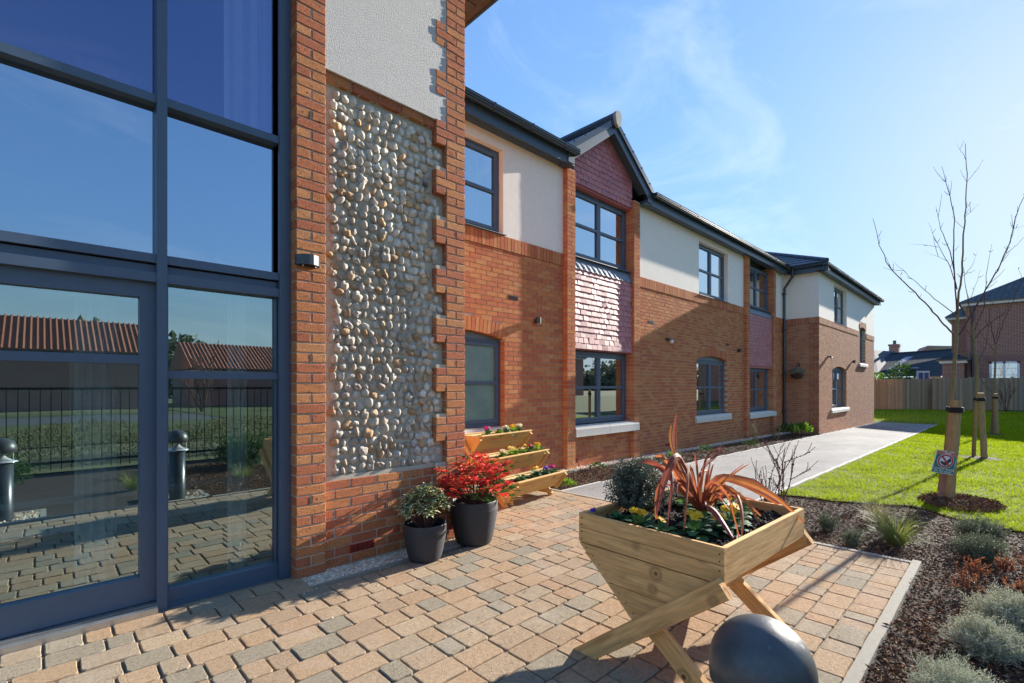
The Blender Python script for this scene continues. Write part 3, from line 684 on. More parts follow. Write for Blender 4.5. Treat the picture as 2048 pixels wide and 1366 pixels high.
# windows
def window(u0, u1, z0, z1, yf, cols, glass=m_glassw, label=None, curtain=None, fr_=.055, sill=None, metal_sill=False, infill=None, trickle=True):
    wn = link('window', None, bld)
    if label: wn['label'] = label
    wn.location = (0, 0, 0)
    b = B(); d = .07
    def bx(a, b_, c, e, y0=yf, y1=yf+d): b.box((a, y0, c), (b_, y1, e))
    bx(u0, u1, z1-fr_, z1); bx(u0, u1, z0, z0+fr_); bx(u0, u0+fr_, z0+fr_, z1-fr_); bx(u1-fr_, u1, z0+fr_, z1-fr_)
    cw = (u1-u0-2*fr_)/cols; zm = (z0+z1)/2
    panes = []
    for c in range(cols):
        a = u0+fr_+c*cw; e = a+cw; s = .048
        a += .004; e -= .004
        y0 = yf-.012; y1 = yf+.055
        bx(a, e, z1-fr_-.004-s, z1-fr_-.004, y0, y1); bx(a, e, z0+fr_+.004, z0+fr_+.004+s, y0, y1)
        bx(a, a+s, z0+fr_+.004+s, z1-fr_-.004-s, y0, y1); bx(e-s, e, z0+fr_+.004+s, z1-fr_-.004-s, y0, y1)
        bx(a+s, e-s, zm-.024, zm+.024, y0+.004, y1-.004)
        panes += [(a+s, e-s, z0+fr_+s+.004, zm-.024), (a+s, e-s, zm+.024, z1-fr_-s-.004)]
        if trickle: bx(a+.1, e-.1, z1-.035, z1-.022, yf-.010, yf)
    f = part('frame', b, m_frame, wn)
    for (a, e, c, h) in panes:
        pb = B(); pb.add([(a-.004, yf+.022, c-.004), (e+.004, yf+.022, c-.004), (e+.004, yf+.022, h+.004), (a-.004, yf+.022, h+.004)], [[0, 1, 2, 3]])
        part('pane', pb, glass, wn)
    if curtain:
        for (a, e) in curtain:
            cb = B(); n = 40; xx = np.linspace(a, e, n); yy = yf+.14+.022*np.sin(xx*70+rng.random()*3)+.01*np.sin(xx*31)
            V = []
            for i in range(n): V += [(xx[i], yy[i], z0+.02), (xx[i], yy[i], z1-.02)]
            cb.add(V, [[2*i, 2*i+2, 2*i+3, 2*i+1] for i in range(n-1)]); part('curtain', cb, m_curtain, wn, smooth=True)
    if infill:
        uc, zc, R, a0, t = infill; k = 13; pts = [(uc+R*math.sin(q), yf+.01, zc+R*math.cos(q)) for q in np.linspace(-a0, a0, k)]
        pb = B(); pb.prism([(u0, yf+.01, z1+.001), (u1, yf+.01, z1+.001)]+pts[::-1], (0, .03, 0)); part('head_panel', pb, m_lead, wn)
    if metal_sill:
        pb = B(); pb.prism([(u0-.03, yf-.15, z0-.025), (u0-.03, yf+.02, z0-.012), (u0-.03, yf+.02, z0-.001), (u0-.03, yf-.15, z0-.014)], (u1-u0+.06, 0, 0)); part('sill', pb, m_frame, wn)
    if sill:
        a, e, zb, zt, yo = sill; h = (a+e)/2
        for (p, q) in ((a, h-.003), (h+.003, e)):
            pb = B(); pb.prism([(p, yf+.03, zb), (p, yo, zb), (p, yo, zt-.055), (p, yo+.035, zt-.008), (p, yf+.03, zt)], (q-p, 0, 0)); part('stone_sill', pb, m_stone, wn)
    return wn
Y = 5.45
window(*UP1, Y+.10, 1, curtain=[(4.15, 4.85)], metal_sill=True, label='single light upper window beside the flint bay')
window(*GR1, Y+.10, 1, glass=m_frost, infill=v1, sill=(3.3, 5.2, .62, .75, Y-.05), label='frosted ground floor window behind the tiered planter')
window(6.80, 8.72, 3.735, 5.0, Y+.10, 2, curtain=[(8.0, 8.35), (7.1, 7.4)], metal_sill=True)
window(6.80, 8.72, .68, 2.03, Y+.10, 2, sill=(6.798, 8.90, .47, .66, 5.33), trickle=False)
window(*UP2, Y+.11, 2, curtain=[(12.0, 12.75), (12.9, 13.6)], metal_sill=True)
window(*GR2, Y+.10, 2, infill=v2, sill=(11.70, 13.90, .45, .62, Y-.05))
window(15.11, 17.19, 3.79, 5.10, Y+.10, 2, curtain=[(15.3, 15.7), (16.3, 16.7)], metal_sill=True)
window(15.11, 17.19, .60, 1.93, Y+.10, 2, sill=(15.106, 17.42, .40, .575, 5.33), trickle=False)
window(*WU, 4.415+.13, 2, curtain=[(20.8, 21.2)], metal_sill=True)
window(*WG, 4.415+.11, 2, infill=v3, sill=(20.25, 22.95, .40, .55, 4.36))
window(*WN, 4.415+.13, 1, infill=v4, sill=(24.9, 26.55, 2.20, 2.35, 4.35))

# hung tiles on the two bays
def tile_poly(wd, h, scal):
    if not scal: return [(-wd/2, 0), (wd/2, 0), (wd/2, h), (-wd/2, h)]
    k = 7; return [(-wd/2*math.cos(t), .045-.045*math.sin(t)) for t in np.linspace(0, math.pi, k)]+[(wd/2, h), (-wd/2, h)]
def clip(poly, nx, nz, c):
    outp = []
    for i in range(len(poly)):
        p, q = poly[i], poly[(i+1) % len(poly)]; dp = nx*p[0]+nz*p[1]-c; dq = nx*q[0]+nz*q[1]-c
        if dp <= 0: outp.append(p)
        if dp*dq < 0:
            t = dp/(dp-dq); outp.append((p[0]+t*(q[0]-p[0]), p[1]+t*(q[1]-p[1])))
    return outp
def tilemesh(poly):
    h = .125; V = []; k = len(poly)
    for (x, z) in poly: V.append((x, -.016-.014*(1-z/h)-.003*(1-(2*x/.165)**2), z))
    for (x, z) in poly: V.append((x, -.002-.014*(1-z/h), z))
    b = B(); b.add(V, [list(range(k)), list(range(k, 2*k))[::-1]]+[[i, k+i, k+(i+1) % k, (i+1) % k] for i in range(k)]); return b
TW = .163; TG = .1045
tb_sq = tilemesh(tile_poly(TW-.009, .125, False)); tb_sc = tilemesh(tile_poly(TW-.009, .125, True))
tm_sq = tb_sq.mesh('tile', m_tile); tm_sc = tb_sc.mesh('tile', m_tile)
def tilefield(u0, u1, z0, rows, yb, ctr=None, dia=2, objs=True, rake=None, stuffb=None):
    for r in range(rows):
        z = z0+r*TG; off = TW/2 if r % 2 else 0; kick = .014*max(0, 1-r/2.) if rake is None else 0
        i0 = math.floor((u0-off)/TW)
        for i in range(i0, math.ceil((u1-off)/TW)+1):
            xc = off+(i+.5)*TW; a = max(u0, xc-TW/2); e = min(u1, xc+TW/2)
            if e-a < .03: continue
            full = e-a > TW-.004; sc = False
            if ctr:
                dr = abs(r-ctr[1]); sc = dr <= dia and abs(xc-ctr[0]) < (dia-dr)*TW/2+TW*.3
            poly = None
            if not full: poly = [(a-xc+.0015, 0), (e-xc-.0015, 0), (e-xc-.0015, .125), (a-xc+.0015, .125)]
            if rake:
                pp = poly or tile_poly(TW-.003, .125, sc); ap, zt, sl_ = rake; n0 = len(pp)
                q = clip(clip(pp, sl_, 1, zt-z-sl_*(xc-ap)), -sl_, 1, zt-z+sl_*(xc-ap))
                if len(q) < 3: continue
                if q != pp: poly = q
            if poly is not None:
                ar = abs(sum(poly[j][0]*poly[(j+1) % len(poly)][1]-poly[(j+1) % len(poly)][0]*poly[j][1] for j in range(len(poly))))/2
                if ar < .0008: continue
            src = tilemesh(poly) if poly is not None else (tb_sc if sc else tb_sq)
            if objs:
                me = src.mesh('tile', m_tile) if poly is not None else (tm_sc if sc else tm_sq)
                o = link('tile', me, bld); o.location = (xc, yb-kick, z); o.rotation_euler = (rng.normal(0, .02), rng.normal(0, .008), rng.normal(0, .025))
            else:
                V = np.vstack(src.V)+np.array([xc, yb-kick, z]); n0 = stuffb.n; t = rng.random(); stuffb.V.append(V)
                for f in src.F: stuffb.F.append(f+n0); stuffb.T.append(np.full(len(f), t)); stuffb.M.append(np.zeros(len(f), int))
                stuffb.n += len(V)
tilefield(6.80, 8.722, 2.06, 14, 5.425, ctr=(7.83, 8), dia=2)
tilefield(6.80, 8.722, 5.035, 14, 5.425, ctr=(7.83, 4), dia=1, rake=(7.83, 6.30, .70))
ts = B(); tilefield(15.11, 17.19, 2.00, 15, 5.425, ctr=(16.1, 8), dia=2, objs=False, stuffb=ts); part('tile_hanging', ts, m_tile, bld, kind='stuff')
for (p_, q_) in (((6.797, 5.425, 2.04), (8.724, 5.62, 3.60)), ((15.107, 5.425, 1.94), (17.194, 5.62, 3.66))): b = B(); b.box(p_, q_); part('tile_backing', b, m_tile, bld)
b = B(); b.box((6.797, 5.425, 5.005), (8.724, 5.62, 5.24))
b.prism([(6.85, 5.43, 5.20), (8.81, 5.43, 5.20), (7.83, 5.43, 5.97)], (0, .2, 0)); part('tile_backing', b, m_tile, bld)
for (u0, u1, zt, zb) in ((6.797, 8.80, 3.715, 3.53), (15.107, 17.26, 3.775, 3.60)):
    b = B(); n = 12; w_ = (u1-u0)/n
    for i in range(n):
        xa = u0+i*w_; sc_pts = [(xa+w_*(1-math.cos(t))/2, 5.385, zb-.045*math.sin(t)) for t in np.linspace(0, math.pi, 6)]
        b.prism([(xa, 5.47, zt)]+sc_pts+[(xa+w_, 5.47, zt)], (0, .012, .004))
    part('lead_flashing', b, m_lead, bld)

# eaves: soffit, fascia, gutter and brackets
def eaves(axis, a0, a1, wall, zs=5.21, over=.2, brk=.75, endcap=True):
    """axis x: run along x on face y=wall (outward -y); axis y: run along y on face x=wall (outward -x)"""
    def tr(u, d, z): return (u, wall-d, z) if axis == 'x' else (wall-d, u, z)
    def mb(bb, u0, u1, d0, d1, z0, z1):
        p = np.array(tr(u0, d0, z0)); q = np.array(tr(u1, d1, z1)); bb.box(np.minimum(p, q), np.maximum(p, q))
    s = B(); mb(s, a0, a1, -.05, over-.012, zs, zs+.012)
    for u in np.arange(a0+.05, a1-.02, .035): mb(s, u, u+.02, over*.45, over*.62, zs-.006, zs) if axis == 'x' and u < 9 else None
    part('soffit', s, m_fascia, bld)
    f = B(); mb(f, a0, a1, over-.012, over+.006, zs-.02, zs+.19); part('fascia', f, m_fascia, bld)
    gt = B(); R = .062; k = 8; prof = [(over+.012+R+R*math.cos(t)*(1 if abs(math.cos(t)) > .5 else 1), zs+.215-R*1.35*math.sin(t)) for t in np.linspace(0, math.pi, k)]
    prof = prof+[(over+.012+.004, zs+.224), (over+.012-.0+.0, zs+.20)][:0]
    inner = [(p[0]*(1)+(over+.012+R-p[0])*.1, p[1]+.004) for p in prof][::-1]
    pl = [(over+.012+2*R+.006, zs+.222)]+prof+inner
    P0 = [tr(a0, d, z) for d, z in pl]; v_ = np.array(tr(a1, 0, 0))-np.array(tr(a0, 0, 0)); gt.prism(P0, v_)
    mb(gt, a0, a1, over+.012+2*R-.002, over+.012+2*R+.007, zs+.185, zs+.197); mb(gt, a0, a1, over+.012+2*R-.002, over+.012+2*R+.005, zs+.150, zs+.158)
    if endcap:
        for u in (a0, a1-.008): mb(gt, u, u+.008, over+.012, over+.012+2*R, zs+.14, zs+.222)
    part('gutter', gt, m_gutter, bld)
    for u in np.arange(a0+.18, a1, brk):
        bb = B(); pl2 = [(over+.008, zs+.225), (over+.012+2*R+.012, zs+.230), (over+.012+2*R+.012, zs+.205)]+[(over+.012+R+(R+.007)*math.cos(t), zs+.215-(R+.007)*1.35*math.sin(t)) for t in np.linspace(0.15, math.pi, 8)]
        bb.prism([tr(u, d, z) for d, z in pl2], np.array(tr(u+.022, 0, 0))-np.array(tr(u, 0, 0))); part('gutter_bracket', bb, m_gutter, bld)
eaves('x', 2.87, 6.63, 5.45, brk=.8); eaves('x', 9.22, 18.30, 5.45, brk=.9); eaves('x', 18.36, 28.62, 4.415, brk=.9); eaves('y', 4.10, 5.23, 18.69, brk=2.)
# roofs: main slopes
def slab(bb, pts, th=.05): bb.prism(pts, (0, 0, -th))
rf = B(); t25 = math.tan(math.radians(25))
for (xa, xb, ys) in ((2.87, 6.50, 5.17), (6.501, 9.16, 5.95), (9.161, 18.47, 5.17)):
    rf = B(); rf.prism([(xa, ys, 5.42+(ys-5.17)*t25), (xa, 9.2, 5.42+4.03*t25), (xa, 13.2, 5.42)], (xb-xa, 0, 0)); part('roof', rf, m_slate, bld)
rw = B(); E0 = 5.435; rise = 3.9*t25
A_ = (18.38, 4.10, E0); Bq = (28.6, 4.10, E0); Cq = (28.6, 11.9, E0); Dq = (18.38, 11.9, E0); R1 = (22.28, 8.0, E0+rise); R2 = (24.7, 8.0, E0+rise)
rw.add([A_, Bq, Cq, Dq, R1, R2], [[0, 1, 5, 4], [1, 2, 5], [2, 3, 4, 5], [3, 0, 4]])
part('roof', rw, m_slate, bld)
rc = B()   # tile courses of the hip that faces the camera
for i in range(12):
    x0 = i*.32; x1 = x0+.34
    def P_(s, y): return (18.36+s, y, E0+.012+s*t25)
    ya0 = 4.10+x0; ya1 = 4.10+x1; yb = 7.9
    if ya1 > yb: break
    z0 = .03; v_ = [np.array(P_(x0, ya0)), np.array(P_(x1, ya1)), np.array(P_(x1, yb)), np.array(P_(x0, yb))]
    v_ = [v_[0]+(0, 0, z0), v_[1]+(0, 0, .006), v_[2]+(0, 0, .006), v_[3]+(0, 0, z0)]
    rc.prism(v_, (0, 0, -.028), rng.random())
part('roof_course', rc, m_slate, bld, kind='stuff')
for i in range(14):
    b = B(); s = i*.27; p = np.array((18.40+s, 4.12+s, E0+.055+s*t25)); q = p+np.array((.29, .29, .29*t25+.012)); b.tube([p, q], [.075, .062], 8); part('hip_tile', b, m_slate, bld)
# gablet over the first bay
AX, AZp, SL = 7.83, 6.45, math.tan(math.radians(35)); hwid = 1.38
gb = B()
for s in (-1, 1):
    a = (AX, 5.20, AZp); e = (AX+s*hwid, 5.20, AZp-hwid*SL)
    gb.prism([a, e, (e[0], 5.20, e[2]-.05), (AX, 5.20, AZp-.05)], (0, 4.0, 0), .2 if s > 0 else .6)
part('gable_roof', gb, m_slate, bld)
for s in (-1, 1):
    b = B(); z0 = AZp-.055; e = AX+s*hwid; ze = z0-hwid*SL
    b.prism([(AX, 5.225, z0), (e, 5.225, ze), (e, 5.225, ze-.215), (AX+s*(hwid-.16), 5.225, ze-.215), (AX+s*(hwid-.16), 5.225, ze-.12), (AX, 5.225, z0-.20)], (0, .02, 0)); part('barge_board', b, m_fascia, bld)
    b = B(); b.prism([(AX, 5.247, z0-.15), (AX+s*(hwid-.18), 5.247, z0-.15-(hwid-.18)*SL), (AX+s*(hwid-.18), 5.247, z0-.165-(hwid-.18)*SL), (AX, 5.247, z0-.165)], (0, .19, 0)); part('soffit', b, m_fascia, bld)
    b = B()   # verge capping
    b.prism([(AX, 5.19, AZp+.03), (e+s*.03, 5.19, AZp+.03-(hwid+.03)*SL), (e+s*.03, 5.19, AZp-.09-(hwid+.03)*SL), (AX, 5.19, AZp-.09)], (0, .045, 0)); part('verge_trim', b, m_gutter, bld)
    for k in range(4):
        u = .3+k*.32; b = B(); b.box((AX+s*u-.012, 5.185, AZp-u*SL+.01), (AX+s*u+.012, 5.22, AZp-u*SL+.038)); part('verge_clip', b, m_gutter, bld)
for (p_, q_) in (((AX-hwid-.01, 5.247, 5.19), (AX-hwid+.19, 5.44, 5.25)), ((AX+hwid-.19, 5.247, 5.19), (AX+hwid+.01, 5.44, 5.25)), ((AX+hwid+.011, 5.247, 5.19), (AX+hwid+.03, 5.44, 5.42))): b = B(); b.box(p_, q_); part('box_end', b, m_fascia, bld)
b = B(); b.prism([(AX-.10, 5.13, AZp+.02), (AX-.085, 5.13, AZp+.10), (AX, 5.13, AZp+.14), (AX+.085, 5.13, AZp+.10), (AX+.10, 5.13, AZp+.02), (AX+.07, 5.13, AZp-.13), (AX, 5.13, AZp-.17), (AX-.07, 5.13, AZp-.13)], (0, .06, 0)); part('ridge_end_cap', b, m_capg, bld)
b = B(); b.tube([(AX, 5.2, AZp+.04), (AX, 9, AZp+.04)], .09, 8); part('ridge', b, m_slate, bld)
# downpipe
b = B(); XD = 18.42
b.tube([(XD, 5.14, 5.38), (XD, 5.14, 5.12), (XD-.02, 5.30, 4.86), (XD-.02, 5.38, 4.74), (XD-.02, 5.385, 4.5), (XD-.02, 5.385, g(XD))], .042, 10); part('downpipe', b, m_gutter, bld, smooth=True)
for z in (4.55, 3.3, 1.8, .5):
    b = B(); b.box((XD-.09, 5.335, z-.02), (XD+.05, 5.449, z+.02)); part('pipe_clip', b, m_gutter, bld)

# ---- flint bay
DP = 3.56; XL0, XL1 = 1.314, 1.529; XQ1 = 2.858; XQW = XQ1-.3275; XQN = XQ1-.215; YP = 3.60; ZB = 5.35
def brick_variant(L, Hh, D, seed, bev=.004):
    r = random.Random(seed); nx = max(2, int(L/.035)); b = B(); fr = []
    xs = np.linspace(-L/2, L/2, nx+1); V = []
    def jt(a): return r.uniform(-a, a)
    # four rings front (bevelled) to back
    for (y, s) in ((-D/2, bev), (-D/2+bev, 0), (D/2, 0)):
        ring = [(x, -Hh/2) for x in xs]+[(L/2, 0.)]+[(x, Hh/2) for x in xs[::-1]]+[(-L/2, 0.)]
        for (x, z) in ring:
            k_ = (1-s*2/L, 1-s*2/Hh); a = .0016 if y < D/2 else 0
            V.append((x*k_[0]+jt(a), y+jt(.0006), z*k_[1]+jt(a)))
    k = len(V)//3
    F = [[i*k+j, i*k+(j+1) % k, (i+1)*k+(j+1) % k, (i+1)*k+j] for i in range(2) for j in range(k)]
    F = [f[::-1] for f in F]; b.add(V, F+[list(range(k))]); return b
BS = [brick_variant(.2125, PZ-JT, .14, s) for s in range(6)]; BHd = [brick_variant(.1015, PZ-JT, .14, 50+s) for s in range(6)]; BW = [brick_variant(.2125, PZ-JT, .1, 90+s) for s in range(6)]
BSm = [x.mesh('brick', m_brick) for x in BS]; BHm = [x.mesh('brick', m_brick) for x in BHd]
blist = []
kk = int(ZB/PZ)
for k in range(kk):
    zc = k*PZ+(PZ-JT)/2
    if k % 2 == 0: blist.append(('S', (XL0+XL1)/2, DP+.07, zc))
    else: blist.append(('H', XL0+.0508, DP+.07, zc)); blist.append(('H', XL1-.0508, DP+.07, zc))
    wide = zc < .70 or (int(math.floor((zc-.699)/(3*PZ))) % 2 == 1)
    if zc < .70 or k % 3 == 0 or True:
        if wide:
            if k % 2: blist += [('S', XQW+.1063, DP+.07, zc), ('H', XQ1-.0508, DP+.07, zc)]
            else: blist += [('H', XQW+.0508, DP+.07, zc), ('S', XQ1-.1063, DP+.07, zc)]
        else:
            if k % 2: blist += [('H', XQN+.0508, DP+.07, zc), ('H', XQ1-.0508, DP+.07, zc)]
            else: blist.append(('S', XQ1-.1063, DP+.07, zc))
# lower brick panel under the flints
for k in range(int(.70/PZ)):
    zc = k*PZ+(PZ-JT)/2; x = XL1+.002-(0 if k % 2 == 0 else .13)
    while x < XQW:
        a = max(x, XL1+.002); e = min(x+.2125, XQW-.004)
        if not (k == 1 and a < 1.84 < e):
            if e-a > .18: blist.append(('S', (a+e)/2, YP+.07, zc, (e-a)/.2125))
            elif e-a > .04: blist.append(('H', (a+e)/2, YP+.07, zc, (e-a)/.1015))
        x += PB
# single course above the flints
x = XL1+.002
while x < XQN: 
    e = min(x+.2125, XQW-.0); 
    if e-x > .05: blist.append(('S', (x+e)/2, YP+.058, 3.70+(PZ-JT)/2, (e-x)/.2125))
    x += PB
blist.sort(key=lambda t: (0 if vis(t[1], DP, t[3], 10) else 1, camdist(t[1], DP, t[3])))
sb = B()
for i, t in enumerate(blist):
    s = int(rng.integers(6)); src = (BS if t[0] == 'S' else BHd)[s]; sx = t[4] if len(t) > 4 else 1.
    loc = (t[1], t[2]+rng.normal(0, .0012), t[3])
    if i < 299:
        o = link('brick', (BSm if t[0] == 'S' else BHm)[s], bld); o.location = loc; o.scale = (sx, 1, 1); o.rotation_euler = (0, rng.normal(0, .003), rng.normal(0, .004))
    else:
        V = np.vstack(src.V)*np.array([sx, 1, 1])+np.array(loc); n0 = sb.n; tt = rng.random(); sb.V.append(V)
        for f in src.F: sb.F.append(f+n0); sb.T.append(np.full(len(f), tt)); sb.M.append(np.zeros(len(f), int))
        sb.n += len(V)
if sb.n: part('upper_brickwork', sb, m_brick, bld, kind='stuff')
b = B(); b.box((XL0+.005, DP+.007, -.3), (XL1-.005, 3.72, ZB)); b.box((XQN+.006, DP+.007, -.3), (XQ1-.006, 3.72, ZB)); b.box((XL1-.003, YP+.007, -.3), (XQW+.006, 3.72, .695))
z = .699
b.box((XQW+.006, DP+.0072, -.3), (XQN+.008, 3.719, .695))
for j in range(24):
    za = .699+j*3*PZ; 
    if j % 2 == 1 and za < ZB: b.box((XQW+.006, DP+.0072, za), (XQN+.008, 3.719, min(za+3*PZ-JT, ZB)))
b.box((XL1-.003, YP+.001, 3.70), (XQN+.004, 3.72, 3.70+PZ-JT-.002))
part('bay_mortar', b, m_mortar, bld)
b = B(); b.box((XL1-.004, YP+.027, .696), (XQN+.01, 3.73, 3.70)); part('flint_bedding', b, m_fmort, bld)
b = B(); b.box((XL1-.002, DP+.006, 3.768), (XQN+.004, 3.715, ZB)); 
part('rough_render', b, m_render, bld)
# side wall of the bay and its body
b = B(); b.box((XQ1-.3, 3.721, -.3), (XQ1-.004, 5.46, ZB)); part('side_wall', b, m_mortar, bld)
b = B(); brick_field(b, frame((XQ1-.002, 0, 0), (0, 1, 0), (1, 0, 0)), 3.705, 5.45, 0, ZB, []); part('side_brickwork', b, m_brick, bld, kind='stuff')
# flints
FS_ = []
def flint_variant(seed):
    r = np.random.default_rng(seed); V = IV3.copy(); ph = r.normal(size=(5, 3))*1.6; am = r.uniform(.05, .20, 5)
    rr = 1+sum(am[i]*np.sin(V@ph[i]*1.3+i) for i in range(5)); V = V*rr[:, None]
    if r.random() < .7:
        d = norm(r.normal(size=3)); s = V@d; V = np.where((s > .72)[:, None], V-(s-.72)[:, None]*d*.85, V)
    if r.random() < .35:
        d = norm(np.array([r.normal()*.5, -1, r.normal()*.5])); dist = np.linalg.norm(V-d*1.0, axis=1); V = V-np.clip(.38-dist, 0, 1)[:, None]*d*.9
    b = B(); b.add(V, IF3); return b
FV = [flint_variant(s) for s in range(16)]; FVm = [x.mesh('flint', m_flint, True) for x in FV]
fl = []; z = .735; row = 0
while z < 3.68:
    rh = rng.uniform(.066, .078); x = XL1+.03+rng.uniform(0, .05)
    xm = XQN
    while x < xm-.02:
        wd = rng.uniform(.052, .088)
        zz = z+rng.normal(0, .008); jj = int(math.floor((zz-.699)/(3*PZ))); lim = XQW if jj % 2 == 1 else XQN
        if x+wd/2 < lim-.028 and abs((zz-.699)/(3*PZ)-round((zz-.699)/(3*PZ))) > -1:
            if lim == XQN and x > XQW-.03:
                fz = (zz-.699)/(3*PZ)-jj
                if fz*3*PZ < .030 or (1-fz)*3*PZ < .030: x += wd; continue
            fl.append((x+wd/2, zz, wd*.5*rng.uniform(.85, .98), rh*.5*rng.uniform(.78, 1.0)))
        x += wd+rng.uniform(.001, .007)
    z += rh; row += 1
fl.sort(key=lambda t: (0 if vis(t[0], YP, t[1], 10) else 1, camdist(t[0], YP, t[1])))
fs = B()
for i, (x, zz, a, c) in enumerate(fl):
    s = int(rng.integers(16)); rot = rng.uniform(-.5, .5)
    loc = (x, YP+.023+rng.uniform(-.004, .005), zz); sc = (a, rng.uniform(.023, .032), c*rng.uniform(.98, 1.10))
    if i < 299:
        o = link('flint', FVm[s], bld); o.location = loc; o.scale = sc; o.rotation_euler = (0, rot, 0)
    else:
        V = np.vstack(FV[s].V)*np.array(sc); c_, s_ = math.cos(rot), math.sin(rot); V = V@np.array([[c_, 0, s_], [0, 1, 0], [-s_, 0, c_]]).T+np.array(loc)
        fs.add(V, IF3, rng.random())
part('flintwork', fs, m_flint, bld, smooth=True, kind='stuff')
# air bricks
b = B(); b.box((1.735, YP-.003, PZ+.0), (1.947, YP+.06, 2*PZ-JT), 0, 0)
for i in range(5):
    for j in range(5): b.box((1.742+i*.041, YP-.006, PZ+.006+j*.0115), (1.742+i*.041+.035, YP+.0, PZ+.012+j*.0115), 0, 1)
part('air_brick', b, [m_terra, m_hole], bld)
def air(x0, x1, z0, z1, y, m):
    b = B(); b.box((x0, y-.003, z0), (x1, y+.05, z1), 0, 0); nx = 4
    for i in range(nx):
        for j in range(3): b.box((x0+.006+i*(x1-x0)/nx, y-.006, z0+.008+j*.02), (x0+(i+1)*(x1-x0)/nx-.006, y, z0+.018+j*.02), 0, 1)
    part('air_brick', b, [m, m_hole], bld)
air(5.25, 5.46, 2.744, 2.808, 5.449, m_ventb); air(9.48, 9.69, 2.744, 2.808, 5.449, m_capg); air(6.81, 7.0, 0, .064, 5.449, m_terra); air(10.2, 10.4, -.0, .064, 5.449, m_terra); air(13.6, 13.8, 2.5, 2.565, 5.449, m_ventb)

# ---- tall glazed screen
YG = 3.70; gs = link('glazed_screen', None, bld); gs['label'] = 'tall aluminium framed glazing with a door, left of the brick pillar'
def member(name, x0, x1, z0, z1, y0=YG, y1=YG+.12, m=m_frame):
    b = B(); b.box((x0, y0, z0), (x1, y1, z1)); return part(name, b, m, gs)
XLs = -3.6
for (a, e) in ((.516, .569), (1.236, 1.313), (-1.75, -1.69), (XLs, XLs+.06)): member('mullion', a, e, -.02, 5.35, YG-.035)
member('jamb_recess', 1.236, 1.3135, -.02, 5.35, YG+.0, YG+.16)
cols_ = ((XLs+.06, -1.75), (-1.69, .516), (.569, 1.236))
for (a, e) in cols_:
    member('transom', a, e, 3.140, 3.192, YG-.02); member('transom', a, e, 2.150, 2.204, YG-.02); member('transom', a, e, 2.088, 2.140, YG+.01); member('transom', a, e, 2.030, 2.088, YG-.025)
    member('transom', a, e, 5.28, 5.35)
    pb = B(); pb.add([(a, YG+.05, 2.204), (e, YG+.05, 2.204), (e, YG+.05, 3.14), (a, YG+.05, 3.14)], [[0, 1, 2, 3]]); part('spandrel_pane', pb, m_spandrel, gs)
    pb = B(); pb.add([(a, YG+.05, 3.192), (e, YG+.05, 3.192), (e, YG+.05, 5.28), (a, YG+.05, 5.28)], [[0, 1, 2, 3]]); part('pane', pb, m_glassu, gs)
# fixed light right
a, e = .569, 1.236
member('rail', a, e, 1.434, 1.484, YG+.0); member('rail', a, e, .0, .10, YG+.0); member('sill', a, 1.30, -.02, .018, YG-.01)
for (z0, z1) in ((.10, 1.434), (1.484, 2.03)):
    pb = B(); pb.add([(a, YG+.045, z0), (e, YG+.045, z0), (e, YG+.045, z1), (a, YG+.045, z1)], [[0, 1, 2, 3]]); part('pane', pb, m_glass, gs)
    member('bead', a, a+.012, z0, z1, YG+.012, YG+.044); member('bead', e-.012, e, z0, z1, YG+.012, YG+.044)
# door leaf left and its mate
for (a, e) in ((-1.69, .516), (XLs+.06, -1.75)):
    member('door_head', a, e, 1.935, 2.03, YG+.02); 
    member('door_stile', e-.078, e, .05, 1.935, YG+.02); member('door_stile', a, a+.078, .05, 1.935, YG+.02)
    member('door_rail', a+.078, e-.078, .05, .212, YG+.02); member('door_rail', a+.078, e-.078, 1.524, 1.576, YG+.02)
    for (z0, z1) in ((.212, 1.524), (1.576, 1.935)):
        pb = B(); pb.add([(a+.078, YG+.06, z0), (e-.078, YG+.06, z0), (e-.078, YG+.06, z1), (a+.078, YG+.06, z1)], [[0, 1, 2, 3]]); part('pane', pb, m_glass, gs)
    member('threshold', a, e, -.02, .03, YG-.075, YG+.12, m_steel); member('threshold', a, e, .03, .045, YG-.03, YG+.1, m_steel); member('threshold', a, e, .03, .038, YG-.055, YG-.045, m_steel)
# room behind the screen
b = B(); x0 = XLs; x1 = XQ1-.31
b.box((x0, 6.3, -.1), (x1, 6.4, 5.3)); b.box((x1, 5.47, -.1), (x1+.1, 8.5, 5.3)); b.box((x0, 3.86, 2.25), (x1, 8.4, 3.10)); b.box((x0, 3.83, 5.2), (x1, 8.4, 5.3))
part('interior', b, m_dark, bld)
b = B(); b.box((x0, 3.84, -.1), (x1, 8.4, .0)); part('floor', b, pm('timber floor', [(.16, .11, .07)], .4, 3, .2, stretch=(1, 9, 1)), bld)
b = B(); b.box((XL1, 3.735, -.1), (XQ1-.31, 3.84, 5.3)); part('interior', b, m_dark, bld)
def drape(x0, x1, y, z0, z1, m=m_curtain):
    cb = B(); n = 70; xx = np.linspace(x0, x1, n); yy = y+.035*np.sin((xx-x0)*58)+.012*np.sin(xx*131); V = []
    for i in range(n): V += [(xx[i], yy[i], z0), (xx[i], yy[i]+.01, z1)]
    cb.add(V, [[2*i, 2*i+2, 2*i+3, 2*i+1] for i in range(n-1)]); part('curtain', cb, m, gs, smooth=True)
b = B(); b.box((x0, 6.22, 0), (x1, 6.29, .34)); b.box((x0, 5.85, .34), (x1, 6.29, .40)); part('window_seat', b, m_white, gs)
b = B(); b.box((-2.4, 6.25, .9), (-1.2, 6.28, 2.1)); b.box((.2, 6.25, .9), (1.4, 6.28, 2.1)); part('wall_panel', b, m_roomw, gs)
